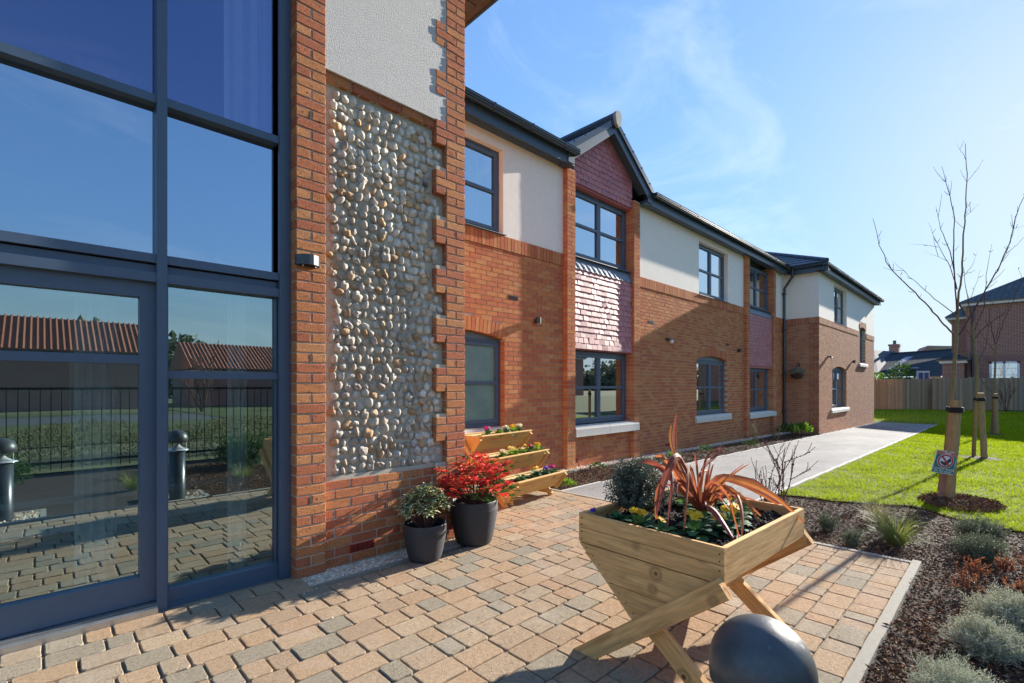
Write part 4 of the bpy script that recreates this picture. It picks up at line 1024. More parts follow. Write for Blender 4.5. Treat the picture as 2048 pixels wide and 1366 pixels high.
drape(.93, 1.25, 3.86, 3.14, 5.15); drape(.96, 1.24, 3.90, 3.14, 5.15); drape(-3.4, -2.9, 3.95, 3.14, 5.15)
drape(.15, .35, 3.98, .03, 2.2, m_curtain); drape(.98, 1.12, 3.98, .03, 2.2, m_curtain)
# bay roof with overhang
b = B(); b.box((XLs-.3, 3.3, 5.36), (XQ1+.48, 5.9, 5.40)); 
for i in range(14): b.box((XQ1+.06, 3.4+i*.16, 5.352), (XQ1+.40, 3.48+i*.16, 5.361))
part('bay_soffit', b, pm('brown grey soffit board', [(.10, .085, .07)], .6), bld)
b = B(); b.box((XQ1+.48, 3.28, 5.34), (XQ1+.505, 5.9, 5.55)); b.box((XLs-.3, 3.28, 5.34), (XQ1+.48, 3.30, 5.55)); part('bay_fascia', b, m_fascia, bld)
b = B(); b.prism([(XLs-.3, 3.3, 5.55), (XLs-.3, 5.9, 6.7), (XLs-.3, 8.6, 5.55)], (XQ1+.8-XLs, 0, 0)); part('roof', b, m_slate, bld)
b = B(); b.tube([(XQ1+.56, 3.25, 5.50), (XQ1+.56, 5.2, 5.50)], .055, 8); part('gutter', b, m_gutter, bld)
b = B(); b.box((XQ1+.49, 4.34, 5.33), (XQ1+.60, 4.37, 5.48)); part('gutter_bracket', b, m_gutter, bld)

# ================================================================ FIXTURES
# half round wall lamp on the pillar
t = thing('wall_light', (1.387, DP, 2.29), 'grey half round wall light high on the brick pillar beside the tall glazing', 'wall light', 'outside wall lights')
b = B(); pl = [(-.084, 0), (-.084, -.035), (-.055, -.078), (-.015, -.095), (.015, -.095), (.055, -.078), (.084, -.035), (.084, 0)]
b.prism([(x, y, -.035) for x, y in pl], (0, 0, .07)); o = part('housing', b, m_blk, t, world=False)
b = B(); b.prism([(x*.8, y*.8, -.037) for x, y in pl], (0, 0, .003)); part('diffuser', b, m_hole, t, world=False)
for s in (-.045, .045):
    b = B(); b.tube([(s, -.05, -.035), (s, -.05, -.045)], .006, 8); part('screw', b, m_alu, t, world=False)
def spot(x, y, z, label):
    t = thing('wall_light', (x, y, z), label, 'wall light', 'outside wall lights')
    b = B(); b.tube([(0, -.075, -.055), (0, -.075, .055)], .045, 16); part('housing', b, m_blk, t, world=False, smooth=False)
    b = B(); b.tube([(0, .0, 0), (0, -.04, 0)], .035, 12); part('mount', b, m_blk, t, world=False)
    b = B(); b.tube([(0, -.075, -.058), (0, -.075, -.054)], .036, 16); part('lens', b, m_white, t, world=False)
spot(5.85, 5.45, 2.455, 'dark cylinder wall light on the brick wall above the tiered planter')
spot(14.42, 5.45, 2.40, 'dark cylinder wall light just left of the farther tile hung bay')
spot(23.63, 4.415, 2.36, 'dark cylinder wall light between the two windows of the far wing')
def camdome(x, y, z, label):
    t = thing('security_camera', (x, y, z), label, 'camera', 'security cameras on the walls')
    b = B(); b.box((-.10, -.10, -.012), (.10, 0, .025)); part('bracket', b, m_blk, t, world=False)
    b = B(); V = IV2*np.array([.048, .048, .048])+np.array([.03, -.09, -.045]); b.add(V, IF2); part('dome', b, m_white, t, world=False, smooth=True)
camdome(10.30, 5.45, 2.44, 'small camera with white dome under dark bracket on the long brick wall')
camdome(19.87, 4.415, 2.40, 'small white camera near the corner of the far wing')
# hanging basket
t = thing('hanging_basket', (18.69, 5.0, 2.05), 'dark hanging basket of grey green trailing plants on the shaded side of the far wing', 'hanging basket')
b = B(); b.tube([(0, 0, .12), (0, 0, -.25)], .012, 6); b.tube([(0, 0, .1), (-.15, 0, .12), (-.28, 0, .06)], .01, 6)
for q in range(4): b.tube([(-.28, 0, .06), (-.28+.18*math.cos(q*1.57), .18*math.sin(q*1.57), -.28)], .004, 4)
part('bracket', b, m_rail, t, world=False)
b = B(); b.lathe([(.02, -.44), (.10, -.42), (.17, -.36), (.20, -.28), (.16, -.275)], (-.28, 0, 0), 16); part('basket', b, pm('wicker', [(.05, .035, .03)], .9, 60, .4, 1, 120), t, world=False)
b = B(); P, D = ball_pts(500, (-.28, 0, -.24), (.2, .2, .1), .3, 0); blades(b, P, D+np.array([0, 0, .3]), .16, .018, 1.6, S=4); part('foliage', b, m_silver, t, world=False)

# ================================================================ POTS
def ribbed_pot(x, y, h, rt, label, group='ribbed charcoal pots by the wall'):
    t = thing('plant_pot', (x, y, g(x)), label, 'plant pot', group)
    prof = []
    for i in range(61):
        q = i/60; r = rt*(.66+.34*min(1, (q*1.25))**.55) if q < .8 else rt*(1-.02*(q-.8)/.2)
        r += (.0028 if i % 2 else -.0012)
        prof.append((r, h*q))
    prof = [(.02, 0)]+prof+[(rt*.97, h+.006), (rt*.90, h+.002), (rt*.88, h-.05), (rt*.86, h-.10)]
    b = B(); b.lathe(prof, k=48); part('pot_body', b, m_pot, t, world=False, smooth=True)
    b = B(); k = 24; V = [(0, 0, h-.035)]+[(rt*.89*math.cos(a), rt*.89*math.sin(a), h-.05) for a in np.arange(k)*2*math.pi/k]; b.add(V, [[0, i+1, (i+1) % k+1] for i in range(k)]); part('soil', b, m_soil, t, world=False)
    return t
P1 = (2.235, 3.30); P2 = (2.80, 3.36)
ribbed_pot(*P1, .29, .172, 'smaller charcoal ribbed pot holding the cream edged evergreen'); ribbed_pot(*P2, .385, .213, 'larger charcoal ribbed pot holding the red leaved shrub')
# variegated evergreen: long leaves in whorls, dark centre with cream margin
t = thing('variegated_shrub', (P1[0], P1[1], g(P1[0])+.25), 'low evergreen with cream edged leaves in the smaller charcoal pot', 'shrub')
b = B(); lv = B()
for w_ in range(80):
    a = rng.uniform(0, 6.28); r = .19*math.sqrt(rng.random()); top = np.array([r*math.cos(a), r*math.sin(a), .13+.17*(1-(r/.2)**2)*rng.uniform(.3, 1.1)])
    b.tube([(r*.3*math.cos(a), r*.3*math.sin(a), 0), tuple(top)], .003, 4)
    n = 13; az = rng.uniform(0, 6.28)+np.arange(n)*2.4; el = rng.uniform(.05, 1.0, n)
    D = np.stack([np.cos(az)*np.cos(el)+.5*math.cos(a)*r/.2, np.sin(az)*np.cos(el)+.5*math.sin(a)*r/.2, np.sin(el)], 1); L = rng.uniform(.06, .10, n); P = np.tile(top, (n, 1))-D*.005
    sd = norm(np.cross(D, np.array([0, 0, 1.])))
    tp = lambda q: [.25, .85, 1., .8, .1][min(4, int(q*4+.01))]
    blades(lv, P, D, L, .019, .9, S=4, mi=1, side=sd, taper=tp, tone=.5)
    blades(lv, P+np.array([0, 0, .0012]), D, L*.96, .0150, .9, S=4, mi=0, side=sd, taper=tp)
part('stems', b, m_twig, t, world=False); part('foliage', lv, [m_varie, m_varee], t, world=False)
# red nandina
t = thing('red_shrub', (P2[0], P2[1], g(P2[0])+.34), 'bushy shrub with scarlet pointed leaves in the larger charcoal pot', 'shrub')
b = B(); lv = B()
for w_ in range(80):
    a = rng.uniform(0, 6.28); r = .30*math.sqrt(rng.random()); hh = rng.uniform(.04, 1.0)**.7*(.40-.8*r*r*2.0)+.03; top = np.array([r*math.cos(a), r*math.sin(a), max(.03, hh)])
    b.tube([(r*.2*math.cos(a), r*.2*math.sin(a), 0), tuple(top*np.array([.7, .7, .6])), tuple(top)], .0035, 4)
    for s in range(4):
        aa = rng.uniform(0, 6.28); d0 = np.array([math.cos(aa)+.6*math.cos(a), math.sin(aa)+.6*math.sin(a), rng.uniform(-.1, .6)]); d0 /= np.linalg.norm(d0); l0 = rng.uniform(.06, .12)
        b.tube([tuple(top), tuple(top+d0*l0)], .0015, 3)
        n = 7; f = np.linspace(.3, 1, n); sd = np.where(np.arange(n) % 2 == 0, 1, -1)[:, None]*np.cross(d0, [0, 0, 1.])[None]
        P = top+d0*f[:, None]*l0; D = d0[None]+sd*.8+rng.normal(0, .2, (n, 3)); D[-1] = d0
        low = (top[2] < .15 and rng.random() < .75) or rng.random() < .14
        leaf_quads(lv, P, D, rng.uniform(.045, .07, n), rng.uniform(.014, .021, n), .2, mi=1 if low else 0)
part('stems', b, m_twig, t, world=False); part('foliage', lv, [m_leafr, m_leafg], t, world=False)

# ================================================================ TREE / BOARD HELPERS
def board(name, parent, c, ux, uy, l, w_, th, m, world=True, ends=None):
    """board: centre c, long direction ux, width direction uy"""
    ux = norm(np.array(ux, float)); uy = np.array(uy, float); uy = norm(uy-ux*uy.dot(ux)); uz = np.cross(ux, uy)
    e = min(.003, th*.2); b = B(); hx, hy, hz = l/2, w_/2, th/2
    pr_ = [(-hy+e, -hz), (hy-e, -hz), (hy, -hz+e), (hy, hz-e), (hy-e, hz), (-hy+e, hz), (-hy, hz-e), (-hy, -hz+e)]
    if ends:  # mitre: dx offset per unit of y at either end
        P0 = [(-hx+ends[0]*p[0], p[0], p[1]) for p in pr_]; P1_ = [(hx+ends[1]*p[0], p[0], p[1]) for p in pr_]
    else: P0 = [(-hx, p[0], p[1]) for p in pr_]; P1_ = [(hx, p[0], p[1]) for p in pr_]
    k = 8; b.add(P0+P1_, [list(range(k))[::-1], list(range(k, 2*k))]+[[i, (i+1) % k, k+(i+1) % k, k+i] for i in range(k)])
    me = b.mesh(name, m); o = bpy.data.objects.new(name, me); COL.objects.link(o); o.parent = parent
    M_ = Matrix(((ux[0], uy[0], uz[0], c[0]), (ux[1], uy[1], uz[1], c[1]), (ux[2], uy[2], uz[2], c[2]), (0, 0, 0, 1)))
    o.matrix_local = M_; return o

# ================================================================ BIG TROUGH PLANTER
PR = math.radians(-2.2); px0, py0 = 2.045, .826
pt = thing('trough_planter', (px0, py0, -.012), 'timber V trough planter on crossed legs in the paved foreground', 'planter', rz=PR)
LX = .99; WY = .785; ZR = .722; th = .022; BHt = .158
# local frame: x along length, y across, z up
for (yc, s) in ((th/2, 0), (WY-th/2, 1)):
    for k in range(1): board('side_board', pt, (LX/2, yc, ZR-BHt/2), (1, 0, 0), (0, 0, 1), LX-2*th, BHt-.001, th, m_pine)
for xc in (th/2, LX-th/2):
    board('end_board', pt, (xc, WY/2, ZR-BHt*.25), (0, 1, 0), (0, 0, 1), WY, BHt/2-.002, th, m_pine); board('end_board', pt, (xc, WY/2, ZR-BHt*.75), (0, 1, 0), (0, 0, 1), WY, BHt/2-.002, th, m_pine)
zt = ZR-BHt; zv = .205; yc = WY/2
def vy(z): return (z-zv)/(zt-zv)*(WY/2)
for xc in (th/2, LX-th/2):     # V shaped end boards, two planks each
    zz = [zt-.003, zt-.165, zv+.02]
    for (za, zb) in ((zz[0], zz[1]+.002), (zz[1]-.001, zz[2])):
        b = B(); b.prism([(-.011, yc-vy(za)-yc, za-.4), (-.011, yc+vy(za)-yc, za-.4), (-.011, vy(zb), zb-.4), (-.011, -vy(zb), zb-.4)], (.022, 0, 0))
        me_ = b.mesh('v_board', m_pine); 
        # rotate so that grain follows y: local x is length
        o = bpy.data.objects.new('v_board', None) if False else None
        V = np.vstack(b.V); V2 = np.stack([V[:, 1], V[:, 0], V[:, 2]], 1); bq = B(); bq.add(V2, [list(f[::-1]) for f in b.F[0].tolist()] if len(b.F) == 1 else [list(f[::-1]) for F_ in b.F for f in F_.tolist()])
        o = bpy.data.objects.new('v_board', bq.mesh('v_board', m_pine)); COL.objects.link(o); o.parent = pt
        o.matrix_local = Matrix(((0, 1, 0, xc), (1, 0, 0, yc), (0, 0, 1, .4), (0, 0, 0, 1)))
sl_l = math.hypot(WY/2-.03, zt-zv)
for s in (-1, 1):              # sloping trough sides
    for k in range(3):
        f = (k+.5)/3; board('trough_side', pt, (LX/2, yc+s*(WY/2-.035)*(1-f)*.97, zt-(zt-zv)*f-.01), (1, 0, 0), (0, s*(WY/2-.03), zt-zv), LX-2*th-.002, sl_l/3-.004, .018, m_pine)
# crossed legs: leg outside each end, sloping the other way for its mate
for (xc, sgn) in ((-.022, 1), (LX+.022, 1), (.062, -1), (LX-.062, -1)):
    ya, yb = (yc+.325, yc-.405) if sgn == 1 else (yc-.325, yc+.36); za, zb = -.0, .565 if sgn == 1 else .53
    d = np.array([0, yb-ya, zb-za]); L_ = np.linalg.norm(d); tn = (yb-ya)/(zb-za)
    o = board('leg', pt, (xc, (ya+yb)/2, (za+zb)/2+.0), d, (0, -d[2], d[1]), L_, .088, .042, m_pine, ends=(-tn, 0))
b = B()
# bolts and nails
for y_ in (.02, WY-.02):
    for z_ in (ZR-.03, ZR-.06, ZR-.10, ZR-.14): b.tube([(-.002, y_, z_), (.003, y_, z_)], .0035, 6)
for q in range(10): f = q/9; b.tube([(-.002, yc-vy(zt-.02)*(1-f)+.03, zt-.02-(zt-zv-.04)*f), (.003, yc-vy(zt-.02)*(1-f)+.03, zt-.02-(zt-zv-.04)*f)], .0032, 6); b.tube([(-.002, yc+vy(zt-.02)*(1-f)-.03, zt-.02-(zt-zv-.04)*f), (.003, yc+vy(zt-.02)*(1-f)-.03, zt-.02-(zt-zv-.04)*f)], .0032, 6)
part('nails', b, m_rubber, pt, world=False, kind='stuff')
b = B(); nx, ny = 40, 32; V = [(th+(LX-2*th)*i/nx, th+(WY-2*th)*j/ny, ZR-.055+.012*math.sin(i*.9+j*.5)*math.sin(j*.8)+rng.normal(0, .006)) for i in range(nx+1) for j in range(ny+1)]
b.add(V, [[i*(ny+1)+j, (i+1)*(ny+1)+j, (i+1)*(ny+1)+j+1, i*(ny+1)+j+1] for i in range(nx) for j in range(ny)]); part('soil', b, m_soil, pt, world=False, smooth=True)
cP, sP = math.cos(PR), math.sin(PR)
def pl2w(x, y, z=0): return (px0+cP*x-sP*y, py0+sP*x+cP*y, ZR-.062+z)
# clods on the soil
n = 1400; P = np.array([pl2w(rng.uniform(.03, .96), rng.uniform(.03, .75), rng.uniform(-.005, .012)) for _ in range(n)]); b = B(); stones(b, P, .006*rng.uniform(.4, 1.8, n)); 
tag(part('compost_crumbs', b, m_soil, None), 'dark compost crumbs in the trough planter', 'compost', kind='stuff')

# ---- plants in it
def primrose(loc, sc, fcol, nf, label, group, leafm=None, nl=13, fm=None):
    t = thing('primrose', loc, label, 'flower', group); leafm = leafm or m_leafp
    b = B(); n = nl; az = np.arange(n)*2.4+rng.random()*6; el = np.linspace(.15, 1.05, n); D = np.stack([np.cos(az)*np.cos(el), np.sin(az)*np.cos(el), np.sin(el)], 1)
    sd = np.stack([-np.sin(az), np.cos(az), np.zeros(n)], 1); tp = lambda q: [.25, .6, .95, 1.05, .95, .35][min(5, int(q*5+.01))]
    blades(b, np.zeros((n, 3)), D, sc*rng.uniform(.8, 1.15, n), sc*.48, 1.5, S=5, side=sd, taper=tp); part('foliage', b, leafm, t, world=False, smooth=True)
    for i in range(nf):
        a = rng.uniform(0, 6.28); r = sc*.30*math.sqrt(rng.random()); c = np.array([r*math.cos(a), r*math.sin(a), sc*rng.uniform(.62, .82)])
        b = B(); b.tube([(0, 0, .01), tuple(c)], sc*.014, 4, mi=2)
        tilt = norm(np.array([math.cos(a)*.45-.3, math.sin(a)*.45-.45, 1.])); e1 = norm(np.cross(tilt, [0.3, 1, 0])); e2 = np.cross(tilt, e1); k = 5; R = sc*.20
        for p in range(k):
            th_ = p*2*math.pi/k; th2 = .62; pts = [c]
            for (rr, da) in ((.7, -th2), (1.0, -th2*.55), (.9, 0), (1.0, th2*.55), (.7, th2)):
                pts.append(c+R*rr*(math.cos(th_+da)*e1+math.sin(th_+da)*e2)+tilt*R*.18*rr)
            b.add(pts, [[0, 1, 2], [0, 2, 3], [0, 3, 4], [0, 4, 5]], rng.random())
        V = IV1*R*.2+c+tilt*R*.08; b.add(V, IF1, 0, 1); part('flower', b, [fcol, m_yel, m_leafy], t, world=False)
    return t
def petal(name, c): return pm(name, [c, tuple(min(1, q*1.15+.01) for q in c)], .6, 6, .1, rand=True, trans=.3)
m_yel = petal('yellow petal', (.80, .48, .01)); m_pur = petal('violet petal', (.09, .03, .36)); m_mag = petal('magenta petal', (.55, .01, .22)); m_cre = petal('cream petal', (.78, .74, .48)); m_red = petal('red petal', (.6, .015, .03)); m_pyel = petal('pale yellow petal', (.78, .68, .22))
GP = 'primroses in the trough planter'
for (x, y, s, col, nf, lab) in ((.13, .50, .085, m_yel, 5, 'yellow primrose just behind the near left rim of the trough planter'), (.24, .25, .095, m_yel, 4, 'yellow primrose with big leaves below the sword leaf clump'),
        (.50, .20, .10, m_yel, 7, 'yellow primrose nearest the long right rim of the trough planter'), (.15, .62, .07, m_yel, 0, 'leafy primrose without blooms near the left rim'),
        (.42, .32, .085, m_yel, 0, 'primrose leaves right of the sword leaf clump'), (.66, .24, .08, m_yel, 0, 'primrose leaves between the yellow bloom and the far end'),
        (.80, .26, .075, m_cre, 1, 'small primrose with a pale bud near the right far corner'), (.62, .40, .08, m_yel, 0, 'primrose leaves under the arching sword leaves'), (.80, .48, .075, m_yel, 0, 'primrose leaves by the far end of the trough planter'),
        (.36, .18, .085, m_yel, 5, 'yellow primrose midway along the long right rim'), (.10, .36, .08, m_yel, 3, 'yellow primrose under the drooping pink sword leaves'), (.72, .58, .08, m_yel, 0, 'primrose leaves at the far back corner of the trough planter'), (.88, .35, .07, m_yel, 2, 'yellow primrose close to the far end board')):
    primrose(pl2w(x, y), s*1.3, col, nf, lab, GP, nl=15)
t = primrose(pl2w(.06, .70), .05, m_pur, 0, 'low viola clump with one violet flower at the left corner of the trough planter', None, m_leafy, 22); t.name = 'viola'
b = B(); b.tube([(0, 0, 0), (-.005, .01, .06), (-.02, .015, .085), (-.03, .01, .08)], .0016, 5); part('stem', b, m_leafy, t, world=False)
b = B()
for k in range(5):
    a = k*1.256; leaf_quads(b, np.array([[-.03, .01, .08]]), np.array([[-.5+.6*math.cos(a), .6*math.sin(a), -.7]]), .028, .022, .2)
part('flower', b, m_pur, t, world=False)
# dark small leaved shrub
t = thing('evergreen_shrub', pl2w(.37, .655), 'rounded small leaved grey green shrub at the left end of the trough planter', 'shrub')
b = B(); lv = B()
n = 300; P, D = ball_pts(n, (0, 0, .13), (.165, .145, .145), .6, -.6)
for i in range(n): b.tube([(P[i][0]*.15, P[i][1]*.15, 0), tuple(P[i]*np.array([.7, .7, .6])), tuple(P[i])], .0013, 3)
for i in range(n):
    d = norm(D[i]+np.array([0, 0, .8])); m = 26; f = np.linspace(-.08, .055, m); az = np.arange(m)*2.4
    e1 = norm(np.cross(d, [.2, .3, 1])); e2 = np.cross(d, e1); Q = P[i]+d*f[:, None]; DD = d*.6+e1*np.cos(az)[:, None]+e2*np.sin(az)[:, None]
    leaf_quads(lv, Q, DD, .021, .0078, .2)
part('stems', b, m_twig, t, world=False); part('foliage', lv, m_olear, t, world=False)
# sword leaf clump
t = thing('sword_leaf_plant', pl2w(.62, .40), 'bronze and pink sword leaved clump arching over the trough planter', 'plant')
def w2(px, py, dep):  # helper: position at a measured depth
    tx = (px-1024)/967; return np.array([(tx*.7157+.6984)*dep, (-tx*.6984+.7157)*dep, H+(771-py)/967*dep])
def swords(curves):
    V = []; 
    base = np.array(pl2w(.62, .40)); bb = B()
    for (pts, wd, tone) in curves:
        P = np.array([w2(*q) for q in pts])-base; P[0] = P[0]*.0+np.array([rng.normal(0, .012), rng.normal(0, .012), .0])
        # smooth resample
        wd = wd*1.3 if wd > .0171 else wd*1.1; n = len(P); tt = np.linspace(0, n-1, 15); Q = []
        for s in tt:
            i = min(int(s), n-2); f = s-i; p0 = P[max(i-1, 0)]; p1 = P[i]; p2 = P[i+1]; p3 = P[min(i+2, n-1)]
            Q.append(.5*((2*p1)+(-p0+p2)*f+(2*p0-5*p1+4*p2-p3)*f*f+(-p0+3*p1-3*p2+p3)*f**3))
        Q = np.array(Q); d = norm(np.gradient(Q, axis=0)); vd = norm(np.array([.6984, .7157, 0])[None]+0*d)
        sd = norm(np.cross(d, vd)+.35*rng.normal(size=3)); m = len(Q); wv = wd*np.array([.55+.45*min(1, j/4.) if j < m*.55 else max(.03, 1-((j-m*.55)/(m*.45))**1.6) for j in range(m)])
        up = norm(np.cross(sd, d)); Vv = []
        for j in range(m): Vv += [Q[j]+sd[j]*wv[j]*.43*q_+up[j]*wv[j]*.16*abs(q_) for q_ in (-1, -.8, -.3, 0, .3, .8, 1)]
        tn6 = [0., tone*.6, tone, tone*.9, tone*.6, 0.]
        for a in range(6): bb.add([Vv[7*j+a+c] for j in range(m) for c in (0, 1)], [[2*j, 2*j+1, 2*j+3, 2*j+2] for j in range(m-1)], tn6[a])
    return bb
cv = [([(1365, 970, 2.60), (1356, 935, 2.59), (1352, 900, 2.58), (1351, 862, 2.57), (1354, 826, 2.56)], .030, .95), ([(1362, 970, 2.58), (1350, 905, 2.50), (1343, 850, 2.46)], .026, .05),
      ([(1366, 975, 2.6), (1368, 925, 2.55), (1348, 920, 2.45), (1325, 975, 2.38), (1313, 1028, 2.33)], .034, .35),
      ([(1366, 975, 2.6), (1345, 960, 2.5), (1322, 960, 2.42), (1313, 1000, 2.36), (1312, 1038, 2.33)], .024, .35),
      ([(1368, 975, 2.6), (1350, 935, 2.55), (1345, 975, 2.40), (1335, 1055, 2.3)], .018, .1), ([(1372, 975, 2.6), (1382, 935, 2.52), (1375, 990, 2.35), (1369, 1058, 2.27)], .02, .6),
      ([(1360, 975, 2.6), (1330, 945, 2.62), (1300, 925, 2.6), (1283, 925, 2.57)], .024, .05), ([(1362, 975, 2.6), (1340, 930, 2.66), (1325, 912, 2.7), (1311, 912, 2.72)], .024, .0),
      ([(1385, 975, 2.6), (1410, 930, 2.7), (1425, 905, 2.75), (1446, 892, 2.8)], .022, .9), ([(1380, 975, 2.6), (1405, 945, 2.75), (1430, 915, 2.9), (1447, 897, 2.95)], .024, .05),
      ([(1390, 975, 2.6), (1430, 960, 2.65), (1480, 965, 2.7), (1530, 990, 2.75), (1590, 1030, 2.8)], .036, .3), ([(1390, 978, 2.6), (1440, 962, 2.6), (1500, 968, 2.6), (1560, 1000, 2.6), (1608, 1046, 2.62)], .028, .35),
      ([(1390, 978, 2.6), (1420, 968, 2.5), (1452, 990, 2.4), (1468, 1040, 2.3), (1484, 1102, 2.2)], .026, .35), ([(1392, 985, 2.55), (1410, 1005, 2.45), (1440, 1035, 2.33), (1470, 1082, 2.22)], .036, .02),
      ([(1392, 980, 2.6), (1450, 972, 2.6), (1475, 990, 2.5), (1485, 1030, 2.4), (1484, 1075, 2.32)], .02, .1), ([(1388, 975, 2.6), (1430, 957, 2.75), (1500, 960, 2.9), (1540, 982, 2.95)], .022, .9),
      ([(1392, 980, 2.6), (1440, 975, 2.55), (1490, 1000, 2.5), (1520, 1050, 2.45)], .02, .3), ([(1395, 985, 2.6), (1450, 980, 2.7), (1500, 1010, 2.7), (1535, 1045, 2.68)], .018, .2),
      ([(1385, 978, 2.6), (1395, 940, 2.65), (1390, 905, 2.66)], .016, .5), ([(1375, 975, 2.6), (1380, 950, 2.66), (1372, 925, 2.7)], .016, .05), ([(1370, 978, 2.6), (1360, 965, 2.5), (1355, 990, 2.42)], .02, .0),
      ([(1398, 985, 2.6), (1425, 985, 2.5), (1460, 1020, 2.38)], .018, .1), ([(1390, 980, 2.6), (1400, 955, 2.7), (1415, 940, 2.8)], .02, .0),
      ([(1380, 980, 2.6), (1372, 960, 2.7), (1350, 945, 2.8)], .018, .5), ([(1390, 982, 2.62), (1420, 975, 2.75), (1470, 985, 2.9), (1500, 1005, 3.0)], .02, .15)]
base_ = np.array(pl2w(.62, .40)); dd_ = base_[0]*.6984+base_[1]*.7157
for q in range(30):
    a = q*.9+rng.random()*.5; L_ = rng.uniform(.22, .42); ex, ey = math.cos(a), math.sin(a); dr_ = rng.uniform(.1, .55); P_ = []
    for f in (0, .3, .6, .85, 1.): 
        W_ = base_+np.array([ex*L_*(f*.45+f*f*.4*dr_*2), ey*L_*(f*.45+f*f*.4*dr_*2), L_*(1.0*f-dr_*1.3*f*f)]); d_ = W_[0]*.6984+W_[1]*.7157; P_.append((1024+967*(W_[0]*.7157-W_[1]*.6984)/d_, 771-967*(W_[2]-H)/d_, d_))
    cv.append((P_, rng.uniform(.009, .017), rng.random()))
for (pts, wd, tone) in cv:
    part('leaf', swords([(pts, wd, tone)]), m_phorm, t, world=False, smooth=True)

# ================================================================ TIERED PLANTER
TX, TY = 3.80, 4.42; TR = math.radians(7)
tp_ = thing('tiered_planter', (TX, TY, g(4.3)), 'three tier golden pine trough stand in front of the frosted window', 'planter', rz=TR)
TL = 1.0; tiers = [(.815, .0), (.575, -.28), (.325, -.56)]
def trough(z, y):   # rim height z, front rim y; V section, width .34
    W_, Dp = .32, .20
    for (s, yy) in ((-1, y), (1, y+W_)):
        for k in range(2):
            f = (k+.5)/2; c = (TL/2, yy+(W_/2)*f*(1 if s < 0 else -1), z-Dp*f); board('trough_board', tp_, c, (1, 0, 0), (0, (W_/2)*(1 if s < 0 else -1), -Dp), TL-.05, math.hypot(W_/2, Dp)/2-.003, .018, m_pine2)
        board('rim', tp_, (TL/2, yy, z+.004), (1, 0, 0), (0, 1, 0), TL+.02, .036, .016, m_pine2)
    for x in (.012, TL-.012):
        b = B(); b.prism([(x-.009, y+.012, z-.005), (x-.009, y+W_-.012, z-.005), (x-.009, y+W_/2, z-Dp+.0)], (.018, 0, 0)); part('end_panel', b, m_pine2, tp_, world=False)
    for x in (-.014, TL+.014):   # V brackets outside the ends
        c = (x, y+W_*.25+.005, z-Dp*.5-.03); board('bracket', tp_, c, (0, W_/2, -Dp), (0, Dp, W_/2), math.hypot(W_/2, Dp)*1.0, .05, .026, m_pine2)
        c = (x-.0, y+W_*.75-.005, z-Dp*.5-.03)
        board('bracket', tp_, (x+(.027 if x > 0 else -.027), c[1], c[2]), (0, -W_/2, -Dp), (0, Dp, -W_/2), math.hypot(W_/2, Dp)*1.0, .05, .026, m_pine2)
    b = B(); nx = 30; V = []
    for i in range(nx+1):
        for yy in (y+.02, y+W_/2, y+W_-.02): V.append((.02+(TL-.04)*i/nx, yy, z-.022+rng.normal(0, .004)))
    b.add(V, [[3*i+j, 3*i+3+j, 3*i+4+j, 3*i+1+j] for i in range(nx) for j in range(2)]); part('soil', b, m_soil, tp_, world=False)
for z, y in tiers: trough(z, y)
for x in (.035, TL-.035):   # sloping ladder posts and back legs
    p = np.array([x, -.36, 0.]); q = np.array([x, .30, .72]); d = q-p; board('leg', tp_, (p+q)/2, d, (0, -d[2], d[1]), np.linalg.norm(d), .07, .03, m_pine2)
    p = np.array([x+(.032 if x < .5 else -.032), .42, 0.]); q = np.array([p[0], .20, .62]); d = q-p; board('leg', tp_, (p+q)/2, d, (0, -d[2], d[1]), np.linalg.norm(d), .06, .028, m_pine2)
    p = np.array([x+(.062 if x < .5 else -.062), -.40, .06]); q = np.array([p[0], .40, .06]); d = q-p; board('brace', tp_, (p+q)/2, d, (0, -d[2], d[1]), np.linalg.norm(d), .05, .025, m_pine2)
def tw(x, y, z): 
    c_, s_ = math.cos(TR), math.sin(TR); return (TX+c_*x-s_*y, TY+s_*x+c_*y, g(4.3)+z-.03)
GT = 'primroses in the tiered planter'
for (ti, x, col, nf, lab) in ((0, .25, m_mag, 4, 'magenta primrose in the top trough, leftmost bloom'), (0, .42, m_leafy, 0, 'leafy primrose in the top trough beside the magenta one'), (0, .58, m_cre, 5, 'cream primrose in the middle of the top trough'),
        (0, .74, m_yel, 6, 'yellow primrose in the top trough, second from the right'), (0, .90, m_cre, 7, 'cream primrose at the right end of the top trough'),
        (1, .22, m_cre, 4, 'cream primrose in the middle trough, leftmost of its row'), (1, .36, m_pyel, 8, 'pale yellow primrose in the left half of the middle trough'), (1, .50, m_yel, 0, 'leafy primrose without blooms in the middle trough'), (1, .64, m_yel, 1, 'green primrose left of the red one in the middle trough'),
        (1, .76, m_red, 2, 'red primrose in the middle trough'), (1, .90, m_yel, 7, 'yellow primrose at the right end of the middle trough'),
        (2, .56, m_yel, 4, 'yellow primrose in the lowest trough beside the red shrub'), (2, .70, m_pur, 7, 'violet primrose in the lowest trough'), (2, .84, m_mag, 8, 'magenta primrose at the right end of the lowest trough'),
        (2, .25, m_leafy, 0, 'leafy primrose at the left end of the lowest trough')):
    z, y = tiers[ti]; primrose(tw(x, y+.12+rng.normal(0, .02), z+.02), .115*rng.uniform(.9, 1.15), col, nf, lab, GT, m_leafy if rng.random() < .5 else m_leafp, 11)

